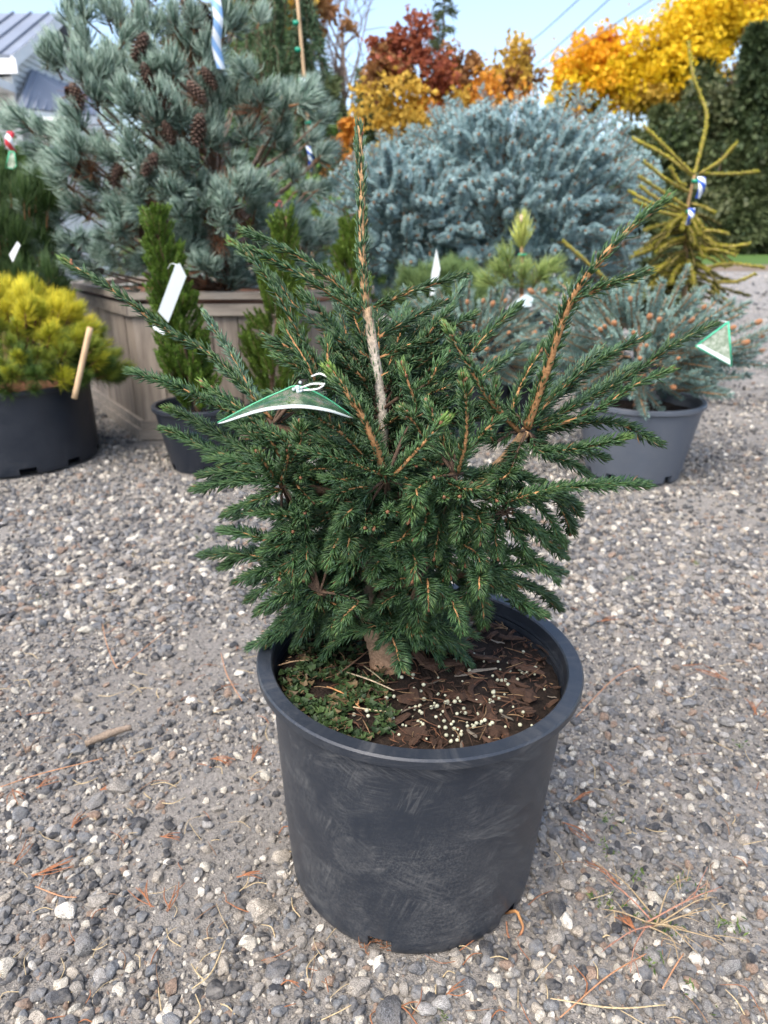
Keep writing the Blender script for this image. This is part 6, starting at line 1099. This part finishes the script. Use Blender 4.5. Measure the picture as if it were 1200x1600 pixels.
# bundles of fallen rust-coloured needles
for px, py, n_, L_, an in ((60, 1365, 8, .05, .55), (160, 1235, 6, .03, .3), (235, 1415, 5, .045, 2.5), (115, 1290, 5, .03, 1.3), (255, 1310, 4, .03, .2), (25, 1345, 3, .04, 1.2), (395, 1190, 6, .04, 1.3), (335, 1190, 6, .04, -.3), (20, 1235, 4, .04, -.5), (375, 1375, 5, .035, .4), (885, 1290, 4, .05, -.9), (990, 1455, 8, .03, 2.0), (265, 1420, 4, .04, 1.7), (900, 1250, 4, .04, .5), (960, 1380, 4, .05, 2.4), (60, 1230, 4, .04, 1.0), (700, 1560, 3, .03, .4), (1180, 1115, 5, .05, 1.2), (940, 970, 4, .06, .3), (1130, 1060, 4, .06, 2.)):
    p = gnd(px, py)
    if not free(p[0], p[1]): continue
    for k in range(n_): a_ = an + rng.normal() * 0.28; litter_at(p[0] + math.cos(a_) * L_ * 0.4, p[1] + math.sin(a_) * L_ * 0.4, L_ * rng.uniform(0.7, 1.2), a_, RUST, 0.0007, 0.009, 0.08)
for pts in ([(160, 975), (168, 1010), (185, 1045), (205, 1030), (235, 1005), (260, 985)], [(345, 1020), (355, 1055), (378, 1095)], [(0, 1230), (60, 1210), (160, 1185)], [(300, 1545), (330, 1520), (352, 1470)], [(875, 1590), (950, 1525), (1010, 1490)], [(860, 1560), (960, 1575), (1040, 1570)], [(1035, 1545), (1055, 1510), (1068, 1490)], [(55, 1385), (95, 1400), (120, 1402)], [(900, 1120), (960, 1060), (1000, 1040)]):
    tube(mb, [gnd(a, b, 0.010) for a, b in pts], [0.0008, 0.0011, 0.0008], 5, STRAW if rng.uniform() < 0.6 else (0.42, 0.22, 0.12), 18)
o = mb.build('ground_litter', M_BARK); tag(o, 'scattered rust needles, straw and twigs lying on the gravel', 'litter', kind='stuff')
# dry stick, red-stemmed weed, green sprigs
mb = MB(); p0, p1 = gnd(133, 1162, .012), gnd(205, 1136, .012); tube(mb, [p0, (p0 + p1) / 2 + [0, 0, .003], p1], [.006, .0075, .006], 8, [(0.20, 0.155, 0.115), (0.27, 0.21, 0.16)], 14, lump=.12)
tag(mb.build('stick', M_BARK), 'short thick dry stick lying on gravel left of the front pot', 'stick')
wc = gnd(1022, 1440, 0.004); weed = thing('weed_plant', 'sprawling weed with thin red stems right of the front pot', 'weed', wc)
for tx, ty in ((1128, 1385), (1120, 1402), (1115, 1420), (1080, 1370), (930, 1350), (945, 1370), (1090, 1490), (1130, 1470), (985, 1520), (950, 1480), (1060, 1500), (940, 1420), (1075, 1455)):
    mb = MB(); q0, q1 = gnd(1022 + rng.normal() * 8, 1440 + rng.normal() * 6, .008), gnd(tx, ty, rng.uniform(.008, .022)); mid_ = (q0 + q1) / 2 + np.array([rng.normal() * .008, rng.normal() * .008, .008])
    c = (0.36, 0.19, 0.13) if rng.uniform() < 0.5 else (0.33, 0.25, 0.15); tube(mb, [q0, mid_, q1], [.0014, .001, .0005], 5, c, 10)
    for _ in range(3):
        f_ = rng.uniform(.4, .9); b0 = q0 * (1 - f_) + q1 * f_ + [0, 0, .006]; b1 = b0 + (q1 - q0) * rng.uniform(.15, .35) + np.array([rng.normal() * .012, rng.normal() * .012, .004]); tube(mb, [b0, (b0 + b1) / 2 + [0, 0, .002], b1], [.0007, .0006, .0004], 4, c, 5, False)
    mb.build('stem', M_BARK, weed, wc)
mb = MB()
for px, py in ((1000, 1435), (1035, 1445), (1055, 1455), (1020, 1505), (1025, 1500), (1055, 1380), (1075, 1385), (1130, 1450), (1155, 1450), (950, 1330), (995, 1370), (945, 1280), (955, 1415), (1085, 1555), (1160, 1165), (305, 845), (60, 935), (985, 905), (1090, 880), (690, 1585), (310, 840), (935, 1405), (1170, 575), (1150, 620), (1180, 480)):
    p = gnd(px, py, 0.002); n_ = 16; D = unit(rng.normal(size=(n_, 3)) * [1, 1, .4] + [0, 0, 0.8]); blades(mb, p + rng.normal(size=(n_, 3)) * [.008, .008, 0], D, rng.uniform(.005, .013, n_), rng.uniform(.0015, .003, n_), mixc((0.05, 0.10, 0.02), (0.14, 0.20, 0.05), rng.uniform(size=n_)))
tag(mb.build('weed_sprigs', M_FOLI), 'tiny green weed sprigs growing between the stones', 'weeds', kind='stuff')
